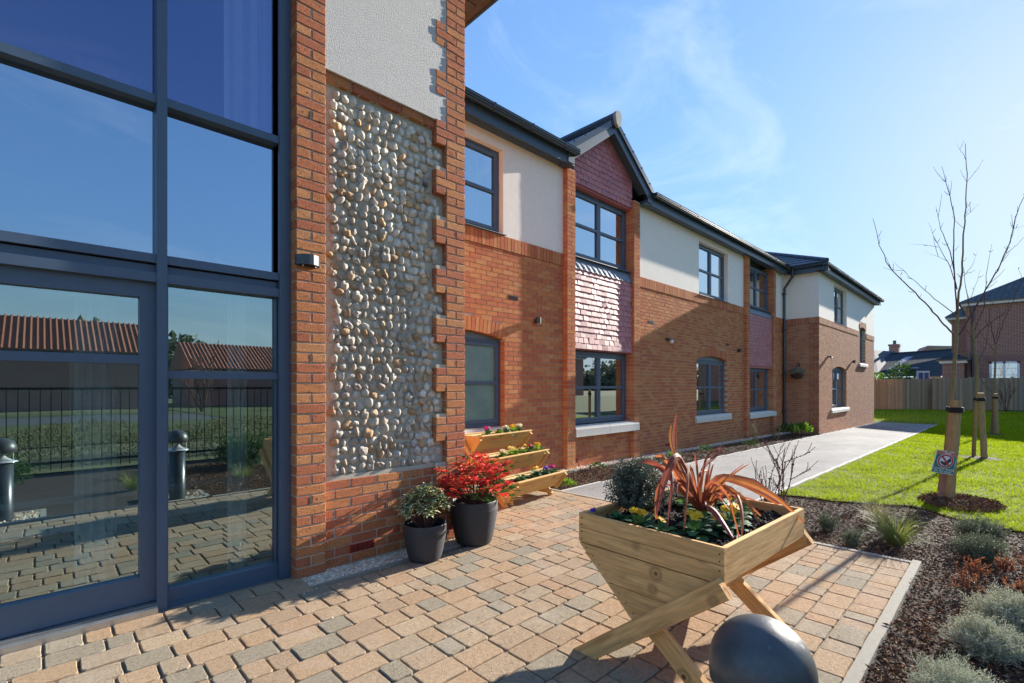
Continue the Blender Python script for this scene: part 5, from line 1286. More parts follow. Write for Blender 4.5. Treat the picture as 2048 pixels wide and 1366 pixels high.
# ================================================================ BOLLARDS
def bollard(x, y, label):
    t = thing('bollard_light', (x, y, 0), label, 'bollard light', 'bollard lights at the terrace edge')
    Rr = .113; pr_ = [(Rr*math.sin(a), .735+Rr*math.cos(a)) for a in np.linspace(0.01, math.pi/2, 20)]+[(Rr*.99, .70), (Rr*.9, .695), (.02, .69)]
    b = B(); b.lathe(pr_, k=64); part('dome_cap', b, m_bol, t, world=False, smooth=True)
    b = B(); b.lathe([(.012, .70), (.02, .67), (.04, .645), (.075, .62), (.118, .606), (.12, .60), (.03, .598)], k=48); part('reflector', b, m_alu, t, world=False, smooth=True)
    for q in range(3): b = B(); a = q*2.094+.6; b.tube([(.1*math.cos(a), .1*math.sin(a), .60), (.1*math.cos(a), .1*math.sin(a), .70)], .005, 6); part('stay', b, m_alu, t, world=False)
    b = B(); b.lathe([(.085, 0), (.085, .598), (.06, .60)], k=32); part('post', b, m_blk, t, world=False, smooth=True)
bollard(1.2, .40, 'dark domed bollard light in the near foreground, cut by the picture edge'); bollard(-.28, .30, 'second bollard light farther left along the terrace edge')
for xc in (1.2, -.28):
    sheet('gravel_square', xc-.3, xc+.3, .02, .48, -.012, m_joint); o = gravel('gravel', xc-.27, xc+.27, .04, .46, 900, .012, -.01); o['label'] = 'pale pebbles round the foot of a bollard light'
    b = B(); 
    for (a_, b_) in (((xc-.33, -.03, -.1), (xc-.28, .485, .01)), ((xc+.28, -.03, -.1), (xc+.33, .485, .01)), ((xc-.28, -.03, -.1), (xc+.28, .02, .01))): b.box(a_, b_)
    tag(part('kerb', b, m_kerb, None), kind='structure')

# ================================================================ SIGN ON STAKE
st_b = np.array([8.35, .62, g(8.5)]); 
t = thing('lawn_sign', tuple(st_b), 'small tilted red and green keep off the grass sign on a pink wooden stake', 'sign')
dv = norm(np.array([.8, .6, 0])); rt = np.array([dv[1], -dv[0], 0]); rt = norm(np.array([.7157, -.6984, 0])); fw = np.array([-.6984, -.7157, 0])
ang = math.radians(-9.5); ux = rt*math.cos(ang)+np.array([0, 0, 1])*math.sin(ang); uz = -rt*math.sin(ang)+np.array([0, 0, 1])*math.cos(ang)
ang2 = math.radians(-13)
sx = -rt*math.sin(math.radians(-7))+np.array([0, 0, 1])*math.cos(ang)
depS = 6.3; C0 = w2(1889, 924.5, depS)-st_b
def sgn_b(pts, d0, d1, bb, mi=0, tone=0.):
    P = [C0+ux*p[0]+uz2*p[1]-(-fw)*0+fw*d1 for p in pts]; bb.prism(P, fw*(d0-d1), tone, mi)
uz2 = norm(uz+ux*.12)
HWs, HHs = .142, .150
b = B(); foot = np.array([0, 0, 0.]); p0 = w2(1881, 990, 6.36)-st_b; p1 = w2(1893, 912, 6.36)-st_b
board('stake', t, (p0+p1)/2+np.array([0, 0, -.03]), p1-p0, rt, np.linalg.norm(p1-p0)+.1, .072, .022, pm('pinkish stained stake', [(.40, .19, .13)], .8, 5, .2))
b = B(); sgn_b([(-HWs, -HHs), (HWs, -HHs), (HWs, HHs), (-HWs, HHs)], 0, .006, b); part('sign_plate', b, m_white, t, world=False)
m_sgr = pm('sign green', [(.07, .20, .15), (.05, .17, .17)], .5, 9, .25); m_srd = pm('sign coral', [(.55, .15, .11), (.60, .24, .17)], .5, 9, .15); m_ring = pm('sign ring red', [(.50, .025, .06)], .5); m_boot = pm('sign boot', [(.05, .05, .04)], .6, 20, .3)
b = B(); e = .008; sgn_b([(-HWs+e, -HHs+e), (HWs-e, -HHs+e), (HWs-e, HHs*.60), (HWs*.3, HHs*.56), (-HWs+e, HHs*.66)], .006, .0075, b); part('print', b, m_sgr, t, world=False)
b = B(); sgn_b([(-HWs+e, HHs*.66), (HWs*.3, HHs*.56), (HWs-e, HHs*.60), (HWs-e, HHs-e), (-HWs+e, HHs-e)], .006, .008, b); part('print', b, m_srd, t, world=False)
def circ(r, cx, cy, a0=0, a1=2*math.pi, k=28): return [(cx+r*math.cos(q), cy+r*.84*math.sin(q)) for q in np.linspace(a0, a1, k, endpoint=False)]
cy_ = .018; b = B(); sgn_b(circ(.108, 0, cy_), .008, .0085, b); part('ring_edge', b, m_white, t, world=False)
b = B(); sgn_b(circ(.102, 0, cy_), .0085, .0095, b); part('ring', b, m_ring, t, world=False)
b = B(); sgn_b(circ(.080, 0, cy_), .0095, .0105, b); part('ring_field', b, m_white, t, world=False)
b = B(); sgn_b([(-.068, cy_-.012), (-.060, cy_-.030), (-.030, cy_-.050), (.0, cy_-.062), (.022, cy_-.058), (.030, cy_-.035), (.075, cy_+.008), (.050, cy_+.052), (.0, cy_-.01), (-.02, cy_-.018), (-.050, cy_-.004)], .0105, .0115, b); part('boot', b, m_boot, t, world=False)
b = B(); sgn_b([(-.068, cy_+.050), (-.052, cy_+.066), (.066, cy_-.050), (.052, cy_-.064)], .0115, .0125, b); part('slash', b, m_ring, t, world=False)
def letters(txt, x, y, size, m, name='lettering', shear=0):
    cu = bpy.data.curves.new(name, 'FONT'); cu.body = txt; cu.size = size; cu.align_x = 'CENTER'; cu.shear = shear; cu.offset = .0006
    oo = bpy.data.objects.new('tmp_text', cu); COL.objects.link(oo); dg = bpy.context.evaluated_depsgraph_get(); me = bpy.data.meshes.new_from_object(oo.evaluated_get(dg)); bpy.data.objects.remove(oo)
    n = len(me.vertices); co = np.zeros(n*3); me.vertices.foreach_get('co', co); co = co.reshape(-1, 3)
    W_ = C0+ux*(co[:, :1]+x)+uz2*(co[:, 1:2]+y)+fw*.0092; me.vertices.foreach_set('co', W_.ravel()); me.materials.clear(); me.materials.append(m); me.update()
    return link(name, me, t, world=False)
letters('DO NOT WALK', 0, -.102, .036, m_white); letters('ON THE GRASS', 0, -.134, .034, m_white); letters('Please', .0, .114, .034, m_white, shear=.3)
b = B()
for (p, q) in ((-.13, .125), (.13, .135), (-.13, -.135), (.13, -.12), (.0, .143)): sgn_b([(p-.006, q-.006), (p+.006, q-.006), (p+.006, q+.006), (p-.006, q+.006)], .008, .013, b)
part('fixing_screws', b, m_rubber, t, world=False, kind='stuff')

# ================================================================ TREES
def young_tree(dep, base, trunk, limbs, label, r0, post, twn=4, tdens=1.):
    """measured outline points (px,py) at the trunk's distance; limbs spread in depth"""
    W0 = w2(base[0], base[1], dep); t = thing('young_tree', (W0[0], W0[1], W0[2]), label, 'tree', 'staked young trees on the lawn'); Bs = np.array(W0)
    tr_ = [w2(p[0], p[1], dep)-Bs for p in trunk]; b = B(); n = len(tr_); b.tube(tr_, np.linspace(r0, r0*.55, n), 9); part('trunk', b, m_bark, t, world=False, smooth=True)
    cb = B()
    for (pts, r, dd) in limbs:
        P = [w2(p[0], p[1], dep+dd*(i/(len(pts)-1)))-Bs for i, p in enumerate(pts)]
        # subdivide with jitter
        Q = []
        for i in range(len(P)-1):
            for f in np.linspace(0, 1, 5)[:-1]: Q.append(P[i]*(1-f)+P[i+1]*f+rng.normal(0, .0035*dep/6, 3))
        Q.append(P[-1]); Q = np.array(Q); m = len(Q)
        r = r*.72; lb = B(); lb.tube(Q, np.linspace(r, r*.2, m), 6)
        L_ = sum(np.linalg.norm(Q[i+1]-Q[i]) for i in range(m-1)); nt_ = int(L_*4.2*tdens)
        for q in range(nt_):
            i = rng.integers(int(m*.2), m-1); d = norm(Q[i+1]-Q[i]); sd = norm(np.cross(d, rng.normal(size=3))); dr = norm(d*.75+sd*.9+np.array([0, 0, .35])); ll = rng.uniform(.04, .10) if rng.random() < .7 else rng.uniform(.14, .34)
            p0 = Q[i]; p1 = p0+dr*ll*.6; p2 = p1+norm(dr+np.array([0, 0, .35]))*ll*.4; lb.tube([p0, p1, p2], [.0026*dep/6, .002*dep/6, .0014*dep/6], 4)
            for f in (.5, 1.): lb.add(IV1*.0038*dep/6+(p0+(p2-p0)*f), IF1)
        part('limb', lb, m_twig if r < r0*.45 else m_bark, t, world=False)
    if post:
        (xb, yb), (xt, yt), rp, dp = post; A0 = w2(xb, yb, dp)-Bs; A1 = w2(xt, yt, dp)-Bs; pb = B(); m = 9
        P = [A0+(A1-A0)*f+rng.normal(0, .003, 3) for f in np.linspace(-.05, 1, m)]; pb.tube(P, rp*(1+rng.normal(0, .02, m)), 14)
        Wp = w2(xb, yb, dp); tt = thing('tree_stake', tuple(Wp), 'round timber stake '+label.split('|')[-1] if '|' in label else 'round timber stake tied to a young tree', 'stake', 'stakes of the young trees')
        pb2 = B(); pb2.tube([p-(A0) for p in P], rp*(1+rng.normal(0, .015, m)), 14); part('stake_post', pb2, m_post, tt, world=False, smooth=True)
        tie = B(); c1 = A0+(A1-A0)*.90; c2 = np.array(tr_[0])+(np.array(tr_[1])-np.array(tr_[0]))*0; zz = c1[2]
        # rubber tie round stake and trunk
        k = 24; trp = min(tr_, key=lambda q: abs(q[2]-zz)); tx = trp
        loop = [];
        for q in range(k+1): a = 2*math.pi*q/k; loop.append((c1+np.array([math.cos(a), math.sin(a), 0])*(rp+.012))-A0)
        for dz in (-.025, -.008, .008, .025): tie.tube([l+np.array([0, 0, dz]) for l in loop], .011, 6, cap=False)
        part('tie', tie, m_rubber, tt, world=False)
        tie = B(); i = 0
        cc = np.array([np.interp(zz, [q[2] for q in tr_], [q[j] for q in tr_]) for j in range(2)]+[zz]); loop = [cc+np.array([math.cos(a), math.sin(a), 0])*(r0*.9+.010) for a in np.arange(k+1)*2*math.pi/k]
        for dz in (-.02, 0, .02): tie.tube([l+np.array([0, 0, dz]) for l in loop], .011, 6, cap=False)
        part('tie', tie, m_rubber, t, world=False)
        return t, tt
    return t, None
def zp(l): return [(1700+x/2.204, 280+y/2.204) for x, y in l]
T1 = young_tree(6.62, (1880, 982), [(1880, 982)]+zp([(425, 1366), (440, 1200), (452, 1100), (463, 950), (470, 850), (474, 780)]), [
    (zp([(474, 800), (478, 700), (492, 580), (500, 420), (511, 300), (512, 150), (508, 15)]), .020, .15),
    (zp([(455, 852), (400, 798), (330, 715), (240, 630), (170, 560), (130, 460), (100, 345)]), .016, -.7),
    (zp([(478, 858), (540, 765), (600, 658), (650, 575), (705, 450), (730, 340), (767, 245), (800, 150)]), .017, .8),
    (zp([(474, 770), (455, 540), (460, 350), (430, 210), (403, 115)]), .012, -.25), (zp([(472, 660), (440, 490), (400, 390), (378, 295)]), .010, .4),
    (zp([(468, 640), (430, 540), (382, 455), (345, 365)]), .008, -.4), (zp([(455, 760), (370, 700), (290, 625), (235, 575), (185, 535)]), .008, .5),
    (zp([(388, 470), (330, 462), (258, 458)]), .004, .1), (zp([(432, 535), (390, 515), (322, 487)]), .004, .1), (zp([(505, 340), (540, 310), (567, 278)]), .004, .1), (zp([(500, 600), (540, 550), (560, 495)]), .005, .2),
    (zp([(650, 575), (690, 500), (722, 400), (745, 300)]), .006, .3), (zp([(512, 85), (490, 50), (467, 15)]), .004, .1), (zp([(240, 630), (220, 600), (235, 575)]), .003, .1), (zp([(725, 390), (750, 385), (767, 375)]), .003, .1)],
    'nearest bare young tree, its crown spreading over the pale sky', .031, ((1897, 997), (1913, 800), .059, 6.35))
T1[1]['label'] = 'thick round timber stake of the nearest young tree, behind the lawn sign'
T2 = young_tree(10.7, (1948, 914), zp([(545, 1397), (556, 1150), (560, 1000), (545, 880), (540, 800)]), [
    (zp([(542, 820), (530, 740), (510, 660), (500, 560)]), .018, -.2), (zp([(545, 850), (590, 740), (600, 600), (625, 460)]), .016, .4), (zp([(548, 880), (600, 820), (680, 760), (740, 640)]), .014, .6), (zp([(556, 1000), (600, 900), (610, 800), (640, 700)]), .010, -.4),
    (zp([(550, 900), (510, 830), (480, 790), (440, 760)]), .010, -.4), (zp([(530, 700), (560, 620), (575, 570)]), .007, .2), (zp([(560, 960), (520, 930), (480, 912)]), .006, .2)],
    'second bare young tree on the lawn, right of the nearest one', .038, ((1968, 914), (1961, 786), .056, 10.4), tdens=.8)
T2[1]['label'] = 'round timber stake of the second young tree'
T3 = young_tree(17.1, (1983, 868), zp([(624, 1296), (632, 1150), (640, 1000), (642, 900)]), [
    (zp([(642, 910), (620, 820), (612, 760), (625, 700)]), .022, .3), (zp([(643, 900), (665, 830), (700, 750), (740, 660), (755, 600), (740, 560)]), .02, .5), (zp([(642, 880), (660, 800), (650, 720)]), .015, -.4), (zp([(640, 940), (600, 880), (570, 840)]), .012, -.4)],
    'third and farthest staked young tree on the lawn', .042, ((1993, 869), (1991, 787), .062, 16.9), tdens=.35)
T3[1]['label'] = 'round timber stake of the farthest young tree'

# ================================================================ BED PLANTS
def tuft(x, y, n, L, W_, spread, droop, m, label, group=None, name='grass_clump', lean=(0, 0)):
    t = thing(name, (x, y, g(x)-.03), label, 'ornamental grass', group); b = B()
    a = rng.uniform(0, 6.28, n); el = rng.uniform(.3, 1, n); P = np.stack([np.cos(a), np.sin(a), np.zeros(n)], 1)*(.045*rng.random(n))[:, None]
    D = np.stack([np.cos(a)*spread*(1-el*.6)+lean[0], np.sin(a)*spread*(1-el*.6)+lean[1], el+.25], 1); blades(b, P, D, L*rng.uniform(.5, 1.15, n), W_, droop*rng.uniform(.5, 1.4, n), S=7); part('foliage', b, m, t, world=False); return t
tuft(5.62, .72, 520, .40, .0042, .9, 1.3, m_orng, 'fountain of fine yellow green grass in the bark bed beyond the kerb')
tuft(6.45, .98, 420, .42, .0035, 1.1, 1.5, m_tan, 'looser straw coloured grass clump behind the yellow green one', lean=(.35, -.25))
tuft(5.25, -.42, 200, .20, .004, .7, 1.0, m_orng, 'small yellow grass tuft at the right edge of the bark bed')
def cushion(x, y, rx, ry, h, n, m, label, leaf=.014, wd=.004, name='cushion_shrub', group='silver cushion shrubs in the bed'):
    t = thing(name, (x, y, g(x)-.03), label, 'shrub', group); lv = B()
    k = int(n/14); P, D = ball_pts(k, (0, 0, h*.35), (rx, ry, h*.7), .62, -.2); q_ = 1+.27*np.sin(P[:, 0]*38+x*9)*np.sin(P[:, 1]*35+y*7)+.10*np.sin(P[:, 2]*60+P[:, 0]*47)+rng.normal(0, .05, k); P = P*q_[:, None]
    Pq = np.repeat(P, 14, 0); Dq = np.repeat(D, 14, 0); f = np.tile(np.linspace(-.04, .04, 14), k)[:, None]; d = norm(Dq+np.array([0, 0, .5])+np.repeat(rng.normal(0, .35, (k, 3)), 14, 0))
    leaf_quads(lv, Pq+d*f, d*.8+norm(rng.normal(size=Pq.shape)), leaf*rng.uniform(.7, 1.3, len(Pq)), wd, .2); part('foliage', lv, m, t, world=False)
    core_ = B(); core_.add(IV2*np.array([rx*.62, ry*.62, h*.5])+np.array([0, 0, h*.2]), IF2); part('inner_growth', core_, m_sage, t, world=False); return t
cushion(4.05, -.02, .20, .17, .19, 17000, m_silver, 'silver cushion shrub farthest from the kerb corner, right of the path edge', .017, .0045)
cushion(3.62, .08, .16, .135, .16, 13000, m_silver, 'middle silver cushion shrub, nearest the reddish twigs', .015, .004)
cushion(2.95, .16, .21, .13, .13, 15000, m_silver, 'silver cushion shrub against the kerb at the bottom edge', .013, .0036)
cushion(6.35, .18, .20, .17, .20, 9000, m_sage, 'small olive green dome shrub near the lawn edge', .014, .006, 'dome_shrub', 'low green shrubs in the bark bed')
cushion(5.75, .17, .18, .16, .17, 7000, m_sage, 'small olive green dome shrub among the reddish twigs', .014, .006, 'dome_shrub', 'low green shrubs in the bark bed')
cushion(5.75, 1.28, .09, .08, .14, 1300, m_sage, 'sparse grey green seedling shrub left of the grass fountain', .02, .008, 'dome_shrub', 'low green shrubs in the bark bed')
cushion(5.35, 1.0, .08, .08, .12, 1000, m_sage, 'tiny grey green shrub between kerb and grass fountain', .02, .008, 'dome_shrub', 'low green shrubs in the bark bed')
def twigplant(x, y, hgt, ns, spread, label, m=m_twig, leaf=None, group=None, name='twiggy_shrub', fork=3, r=.004, budm=None, cat='shrub', lean=(0, 0)):
    t = thing(name, (x, y, g(x)-.03), label, cat, group); b = B(); LP = []; LDr = []
    def grow(p, d, L_, r_, lv_):
        n = 6; pts = [p]
        for i in range(n):
            d = norm(d+rng.normal(0, .08, 3)+np.array([0, 0, .06])); p = p+d*L_/n; pts.append(p)
            if leaf and (lv_ < fork-1 or i > 2): LP.append(p); LDr.append(norm(d+rng.normal(0, .7, 3)))
            elif budm is not None: b.add(IV1*r_*1.9+p, IF1)
        b.tube(pts, np.linspace(r_, r_*.6, n+1), 5)
        if lv_ > 0:
            for _ in range(rng.integers(2, 4)):
                i = rng.integers(2, n+1); dd = norm(d+rng.normal(0, .45, 3)+np.array([0, 0, .15])); grow(np.array(pts[i]), dd, L_*rng.uniform(.45, .75), r_*.65, lv_-1)
    for s in range(ns):
        a = rng.uniform(0, 6.28); d = norm(np.array([math.cos(a)*spread*rng.random()+lean[0], math.sin(a)*spread*rng.random()+lean[1], 1.])); grow(np.array([rng.normal(0, .02), rng.normal(0, .02), 0.]), d, hgt*rng.uniform(.5, .75), r, fork-1)
    part('stems', b, m, t, world=False)
    if leaf and LP:
        lb = B(); LP = np.array(LP); LDr = np.array(LDr); leaf_quads(lb, LP, LDr, leaf[1]*rng.uniform(.6, 1.3, len(LP)), leaf[2], .3); part('foliage', lb, leaf[0], t, world=False)
    return t
GT3 = 'bare budded shrubs between path and planter'
twigplant(6.55, 1.95, .85, 4, .5, 'tallest bare budded shrub behind the right end of the trough planter', group=GT3, fork=3, r=.0075, budm=1, lean=(.1, -.25))
twigplant(6.35, 2.05, .62, 4, .45, 'middle bare budded shrub beside the path edging', group=GT3, fork=3, r=.006, budm=1)
twigplant(6.02, 1.95, .50, 4, .4, 'lowest bare budded shrub at the left of its group', group=GT3, fork=2, r=.005, budm=1, lean=(-.1, .05))
GRd = 'reddish leaved twiggy plants in the bark bed'
rl = [(5.05, .15, 'reddish twig plant between the kerb corner and the olive dome'), (4.75, -.05, 'reddish twig plant right behind the silver cushions'), (4.85, -.42, 'reddish twig plant at the right picture edge'), (5.35, .02, 'reddish twig plant in front of the olive domes'), (5.2, -.28, 'reddish twig plant behind the silver cushions at the right'), (4.5, -.35, 'lowest reddish twig plant beside the far silver cushion'), (5.55, -.15, 'farthest reddish twig plant near the lawn'), (4.6, .2, 'reddish twig plant nearest the kerb'), (5.0, -.15, 'reddish twig plant in the middle of its patch')]
for i, (x, y, lab) in enumerate(rl): twigplant(x, y, rng.uniform(.13, .2), 11, .8, lab, m_twig, leaf=(m_leafo, .024, .010), group=GRd, name='reddish_twig_plant', fork=2, r=.0022)
# low plants in the wall bed
def herb(x, y, r, h, n, m, label, leaf=.05, wd=.02):
    t = thing('bedding_plant', (x, y, g(x)-.03), label, 'plant', 'small leafy plants in the wall bed'); b = B(); P, D = ball_pts(n, (0, 0, h*.4), (r, r, h*.6), .3, 0); leaf_quads(b, P, D+np.array([0, 0, .5]), leaf*rng.uniform(.6, 1.2, n), wd, .2); part('foliage', b, m, t, world=False)
herb(5.45, 4.50, .16, .10, 170, m_leafy, 'low bright green plant at the corner of the wall bed'); herb(5.9, 5.1, .08, .08, 60, m_leafy, 'small pale green plant by the first brick pier'); herb(7.0, 5.02, .13, .14, 110, m_leafg, 'green plant beside the steel edging right of the first pier')
herb(9.6, 4.95, .15, .12, 110, m_leafy, 'bright green tuft behind the orange sword leaf'); herb(10.6, 4.7, .14, .22, 130, m_leafg, 'upright leafy plant in the middle of the wall bed'); herb(12.9, 4.6, .14, .16, 100, m_leafg, 'leafy plant in the wall bed below the arched window')
herb(16.6, 4.75, .30, .42, 420, m_leafg, 'dark leafy shrub near the far end of the wall bed', .09, .03); herb(17.5, 4.62, .26, .40, 330, m_leafy, 'bright green shrub at the far end of the wall bed', .12, .035); herb(14.0, 4.8, .10, .12, 50, m_leafg, 'small dark plant in the far part of the wall bed')
for (x, y, hh, lab) in ((13.6, 4.7, .75, 'bare straggly rose stems in the wall bed below the arched window'), (15.4, 4.7, .8, 'bare rose stems below the farther tile hung bay'), (16.0, 5.0, .6, 'bare rose stems close to the last pier')): twigplant(x, y, hh, 5, .9, lab, m_tan, group='bare stems in the wall bed', fork=2, r=.006, name='bare_rose')

# ================================================================ FENCE
fpts = [(27.6, 9.5), (31.6, 6.9), (35.5, 5.95), (37.9, 5.2)]
def fence_run(P, label, m, hgt, group, seg=1.83, new_until=0):
    t = thing('board_fence', (P[0][0], P[0][1], g(P[0][0])), label, 'fence', group); bo = B(); nb = B(); posts = []
    for (p, q) in zip(P[:-1], P[1:]):
        p = np.array(p); q = np.array(q); L_ = np.linalg.norm(q-p); u = (q-p)/L_; nn = np.array([-u[1], u[0]]); nbd = int(L_/.105)
        for i in range(nbd):
            c = p+u*(i+.5)*L_/nbd; z = g(c[0])-.05; hh = hgt+rng.normal(0, .006); R = np.array([[u[0], nn[0], 0], [u[1], nn[1], 0], [0, 0, 1.]]); yy = .030*(i % 2)
            bo.obox((c[0]+nn[0]*yy, c[1]+nn[1]*yy, z+hh/2), (.058, .009, hh/2), R, rng.random())
        for i in range(int(L_/seg)+1):
            c = p+u*i*seg; posts.append((c+nn*.08, u))
    part('boards', bo, m, t, kind='stuff')
    for c, u in posts:
        b = B(); b.box((c[0]-.05, c[1]-.05, g(c[0])-.1), (c[0]+.05, c[1]+.05, g(c[0])+hgt+.03)); part('fence_post', b, m, t)
wpx = lambda px, d: tuple(w2(px, 771, d)[:2])
fence_run([wpx(1690, 31.5), wpx(1806, 31.0)], 'new orange brown board fence just right of the far wing', m_fencen, 1.98, 'board fences behind the lawn')
fence_run([wpx(1806.3, 31.0), wpx(1868, 30.7)], 'grey brown board fence between the orange section and the first tree', m_fence, 1.98, 'board fences behind the lawn')
fence_run([wpx(1868.5, 30.2), wpx(1946, 29.6)], 'taller weathered fence section behind the first tree', m_fence, 2.02, 'board fences behind the lawn')
fence_run([wpx(1947, 29.9), wpx(2048, 29.0), wpx(2300, 27.5)], 'weathered fence section running out of the picture at the right', m_fence, 1.98, 'board fences behind the lawn')
twigplant(*wpx(2012, 27.6), 2.0, 6, .5, 'multi stemmed bare shrub against the fence at the right', group=None, fork=3, r=.016, name='bare_shrub')
t = herb  # far bushes
def bush(x, y, z, r, n, m, label):
    t = thing('leafy_bush', (x, y, z), label, 'bush'); b = B(); P, D = ball_pts(n, (0, 0, r*1.0), (r, r, r*1.1), .35); cl = rng.normal(0, .25*r, (n, 3)); leaf_quads(b, P+cl*.4, D+rng.normal(0, .6, D.shape), .16, .08, .3); part('foliage', b, m, t, world=False)
    b = B(); b.tube([(0, 0, 0), (0, 0, r)], .05, 6); part('trunk', b, m_bark, t, world=False)
p = wpx(1803, 34); bush(p[0], p[1], 1.45, .72, 900, m_leafg, 'round leafy bush showing above the fence in front of the slate roof'); p = wpx(1753, 33.5); bush(p[0], p[1], 1.1, .55, 400, m_leafy, 'light green bush peeping round the corner of the far wing')

# ================================================================ FAR HOUSES
def house(name, x0, x1, y0, y1, ze, zr, wall, roofm, label, hip=True, over=.35, ridge='y', zb=-.5, fasc=m_gutter):
    t = thing(name, ((x0+x1)/2, (y0+y1)/2, 0), label, 'house'); b = B(); b.box((x0, y0, zb), (x1, y1, ze)); part('wall', b, wall, t)
    b = B(); X0, X1, Y0, Y1 = x0-over, x1+over, y0-over, y1+over; xm, ym = (x0+x1)/2, (y0+y1)/2
    if hip:
        hh = min(X1-X0, Y1-Y0)/2
        if (X1-X0) < (Y1-Y0): Ra, Rb = (xm, Y0+hh, zr), (xm, Y1-hh, zr); F = [[0, 1, 4], [1, 2, 5, 4], [2, 3, 5], [3, 0, 4, 5]]
        else: Ra, Rb = (X0+hh, ym, zr), (X1-hh, ym, zr); F = [[0, 1, 5, 4], [1, 2, 5], [2, 3, 4, 5], [3, 0, 4]]
    elif ridge == 'y': Ra, Rb = (xm, Y0, zr), (xm, Y1, zr); F = [[0, 1, 4], [1, 2, 5, 4], [2, 3, 5], [3, 0, 4, 5]]
    else: Ra, Rb = (X0, ym, zr), (X1, ym, zr); F = [[0, 1, 5, 4], [1, 2, 5], [2, 3, 4, 5], [3, 0, 4]]
    b.add([(X0, Y0, ze+.1), (X1, Y0, ze+.1), (X1, Y1, ze+.1), (X0, Y1, ze+.1), Ra, Rb], F); b.box((X0, Y0, ze+.06), (X1, Y1, ze+.1)); part('roof', b, roofm, t)
    b = B(); b.box((X0-.05, Y0-.05, ze-.02), (X1+.05, Y1+.05, ze+.059)); part('eaves', b, fasc, t)
    b = B(); b.box((X0+.1, Y0+.1, ze-.18), (X1-.1, Y1-.1, ze-.021)); part('soffit', b, m_white, t); return t
def slatemat(name, c1, c2, rough=.45):
    m = brickwall(name, c1, c2, tuple(q*.5 for q in c1), .02, 1.35); m.node_tree.nodes['Principled BSDF'].inputs['Roughness'].default_value = rough; m.node_tree.nodes['Principled BSDF'].inputs['Specular IOR Level'].default_value = .08; return m
m_sl1 = slatemat('grey slate roof', (.10, .115, .13), (.15, .165, .18), .7); m_sl2 = slatemat('dark slate roof', (.045, .065, .08), (.06, .085, .10), .9)
hs = house('brick_house', 45.0, 56.0, -9.5, 1.95, 6.95, 10.3, m_farbrick, m_sl1, 'tall dark red brick house with slate roof at the right picture edge')
b = B(); b.tube([(44.9, .9+.75, 6.9), (44.9, .9+.75, -.4)], .06, 8); part('downpipe', b, m_gutter, hs)
wn = link('window', None, hs); y0, y1, z0, z1 = -.55, .85, 1.2, 2.95
b = B()
for (ya, yb, za, zb) in ((y0, y1, z1-.12, z1), (y0, y1, z0, z0+.12), (y0, y0+.12, z0, z1), (y1-.12, y1, z0, z1), ((y0+y1)/2-.06, (y0+y1)/2+.06, z0, z1)): b.box((44.93, ya, za), (45.02, yb, zb))
for q in range(1, 4): b.box((44.95, y0+.12, z0+(z1-z0)*q/4-.015), (45.0, y1-.12, z0+(z1-z0)*q/4+.015))
part('frame', b, m_white, wn)
b = B(); b.box((44.97, y0+.1, z0+.1), (44.985, y1-.1, z1-.1)); part('pane', b, m_glassw, wn)
b = B(); b.box((44.99, y0+.1, z0+.1), (44.999, y1-.1, z1-.1)); part('blind', b, m_stone, wn)
b = B(); b.prism([(44.955, y0-.12, z1+.02), (44.955, y1+.12, z1+.02), (44.955, y1+.3, z1+.42), (44.955, y0-.3, z1+.42)], (.05, 0, 0)); part('flat_arch', b, brickwall('arch brick', (.22, .05, .04), (.20, .05, .04), (.36, .3, .26), .012, .33), hs)
house('brick_annexe', 43.2, 48, 2.0, 3.05, 3.05, 3.6, m_farbrick, m_sl2, 'single storey brick annexe left of the tall brick house', over=.25)
house('brick_house', 53.5, 60, 1.5, 3.2, 6.95, 8.0, m_farbrick, m_sl1, 'farther brick house block set back left of the tall house')
# bungalow with solar panels
def atz(px, py, z): 
    dep = (H-z)/((py-771)/967.); return w2(px, py, dep)
dB = 47.; e1 = w2(1700, 754, dB+1.5); e2 = w2(1960, 751, dB-1.5); r1 = w2(1780, 708, dB+6.5); r2 = w2(1990, 694, dB+4)
t = thing('slate_bungalow', (e1[0], e1[1], 0), 'low cream bungalow with dark tiled roof and solar panels behind the fence', 'house')
b = B(); V = [e1, e2, r2, r1]; back = [r1+np.array([6, 2, -2.5]), r2+np.array([6, 2, -2.5])]
b.add(V+back, [[0, 1, 2, 3], [3, 2, 5, 4], [0, 3, 4], [1, 5, 2]]); part('roof', b, m_sl2, t)
b = B(); f1 = e1+np.array([.4, .3, -.1]); f2 = e2+np.array([.4, .3, -.1]); b.prism([(f1[0], f1[1], -.5), (f2[0], f2[1], -.5), tuple(f2), tuple(f1)], (.2, .1, 0)); part('wall', b, m_cream, t)
nrm = norm(np.cross(e2-e1, r1-e1)); nrm = nrm if nrm[2] > 0 else -nrm
def onroof(px, py):
    d = w2(px, py, 1.)-np.array([0, 0, H]); k = (e1-np.array([0, 0, H])).dot(nrm)/d.dot(nrm); return np.array([0, 0, H])+d*k
q00, q10, q11, q01 = onroof(1773, 741), onroof(1835, 739), onroof(1877, 711.5), onroof(1810.5, 715.6)
for i in range(4):
    for j in range(2):
        def bl(u, v_): return (q00*(1-u)+q10*u)*(1-v_)+(q01*(1-u)+q11*u)*v_
        b = B(); b.prism([bl((i+.02)/4, (j+.02)/2)+nrm*.12, bl((i+.98)/4, (j+.02)/2)+nrm*.12, bl((i+.98)/4, (j+.98)/2)+nrm*.12, bl((i+.02)/4, (j+.98)/2)+nrm*.12], -nrm*.04); part('solar_panel', b, m_solar, t)
u = norm(e2-e1)
for i in range(34):
    c = r1+(r2-r1)*(i+.5)/34; b = B()
    if i < 26: b.tube([c-u*.16+np.array([0, 0, .03]), c+u*.16+np.array([0, 0, .07])], .09, 6); part('ridge_tile', b, m_sl2, t)
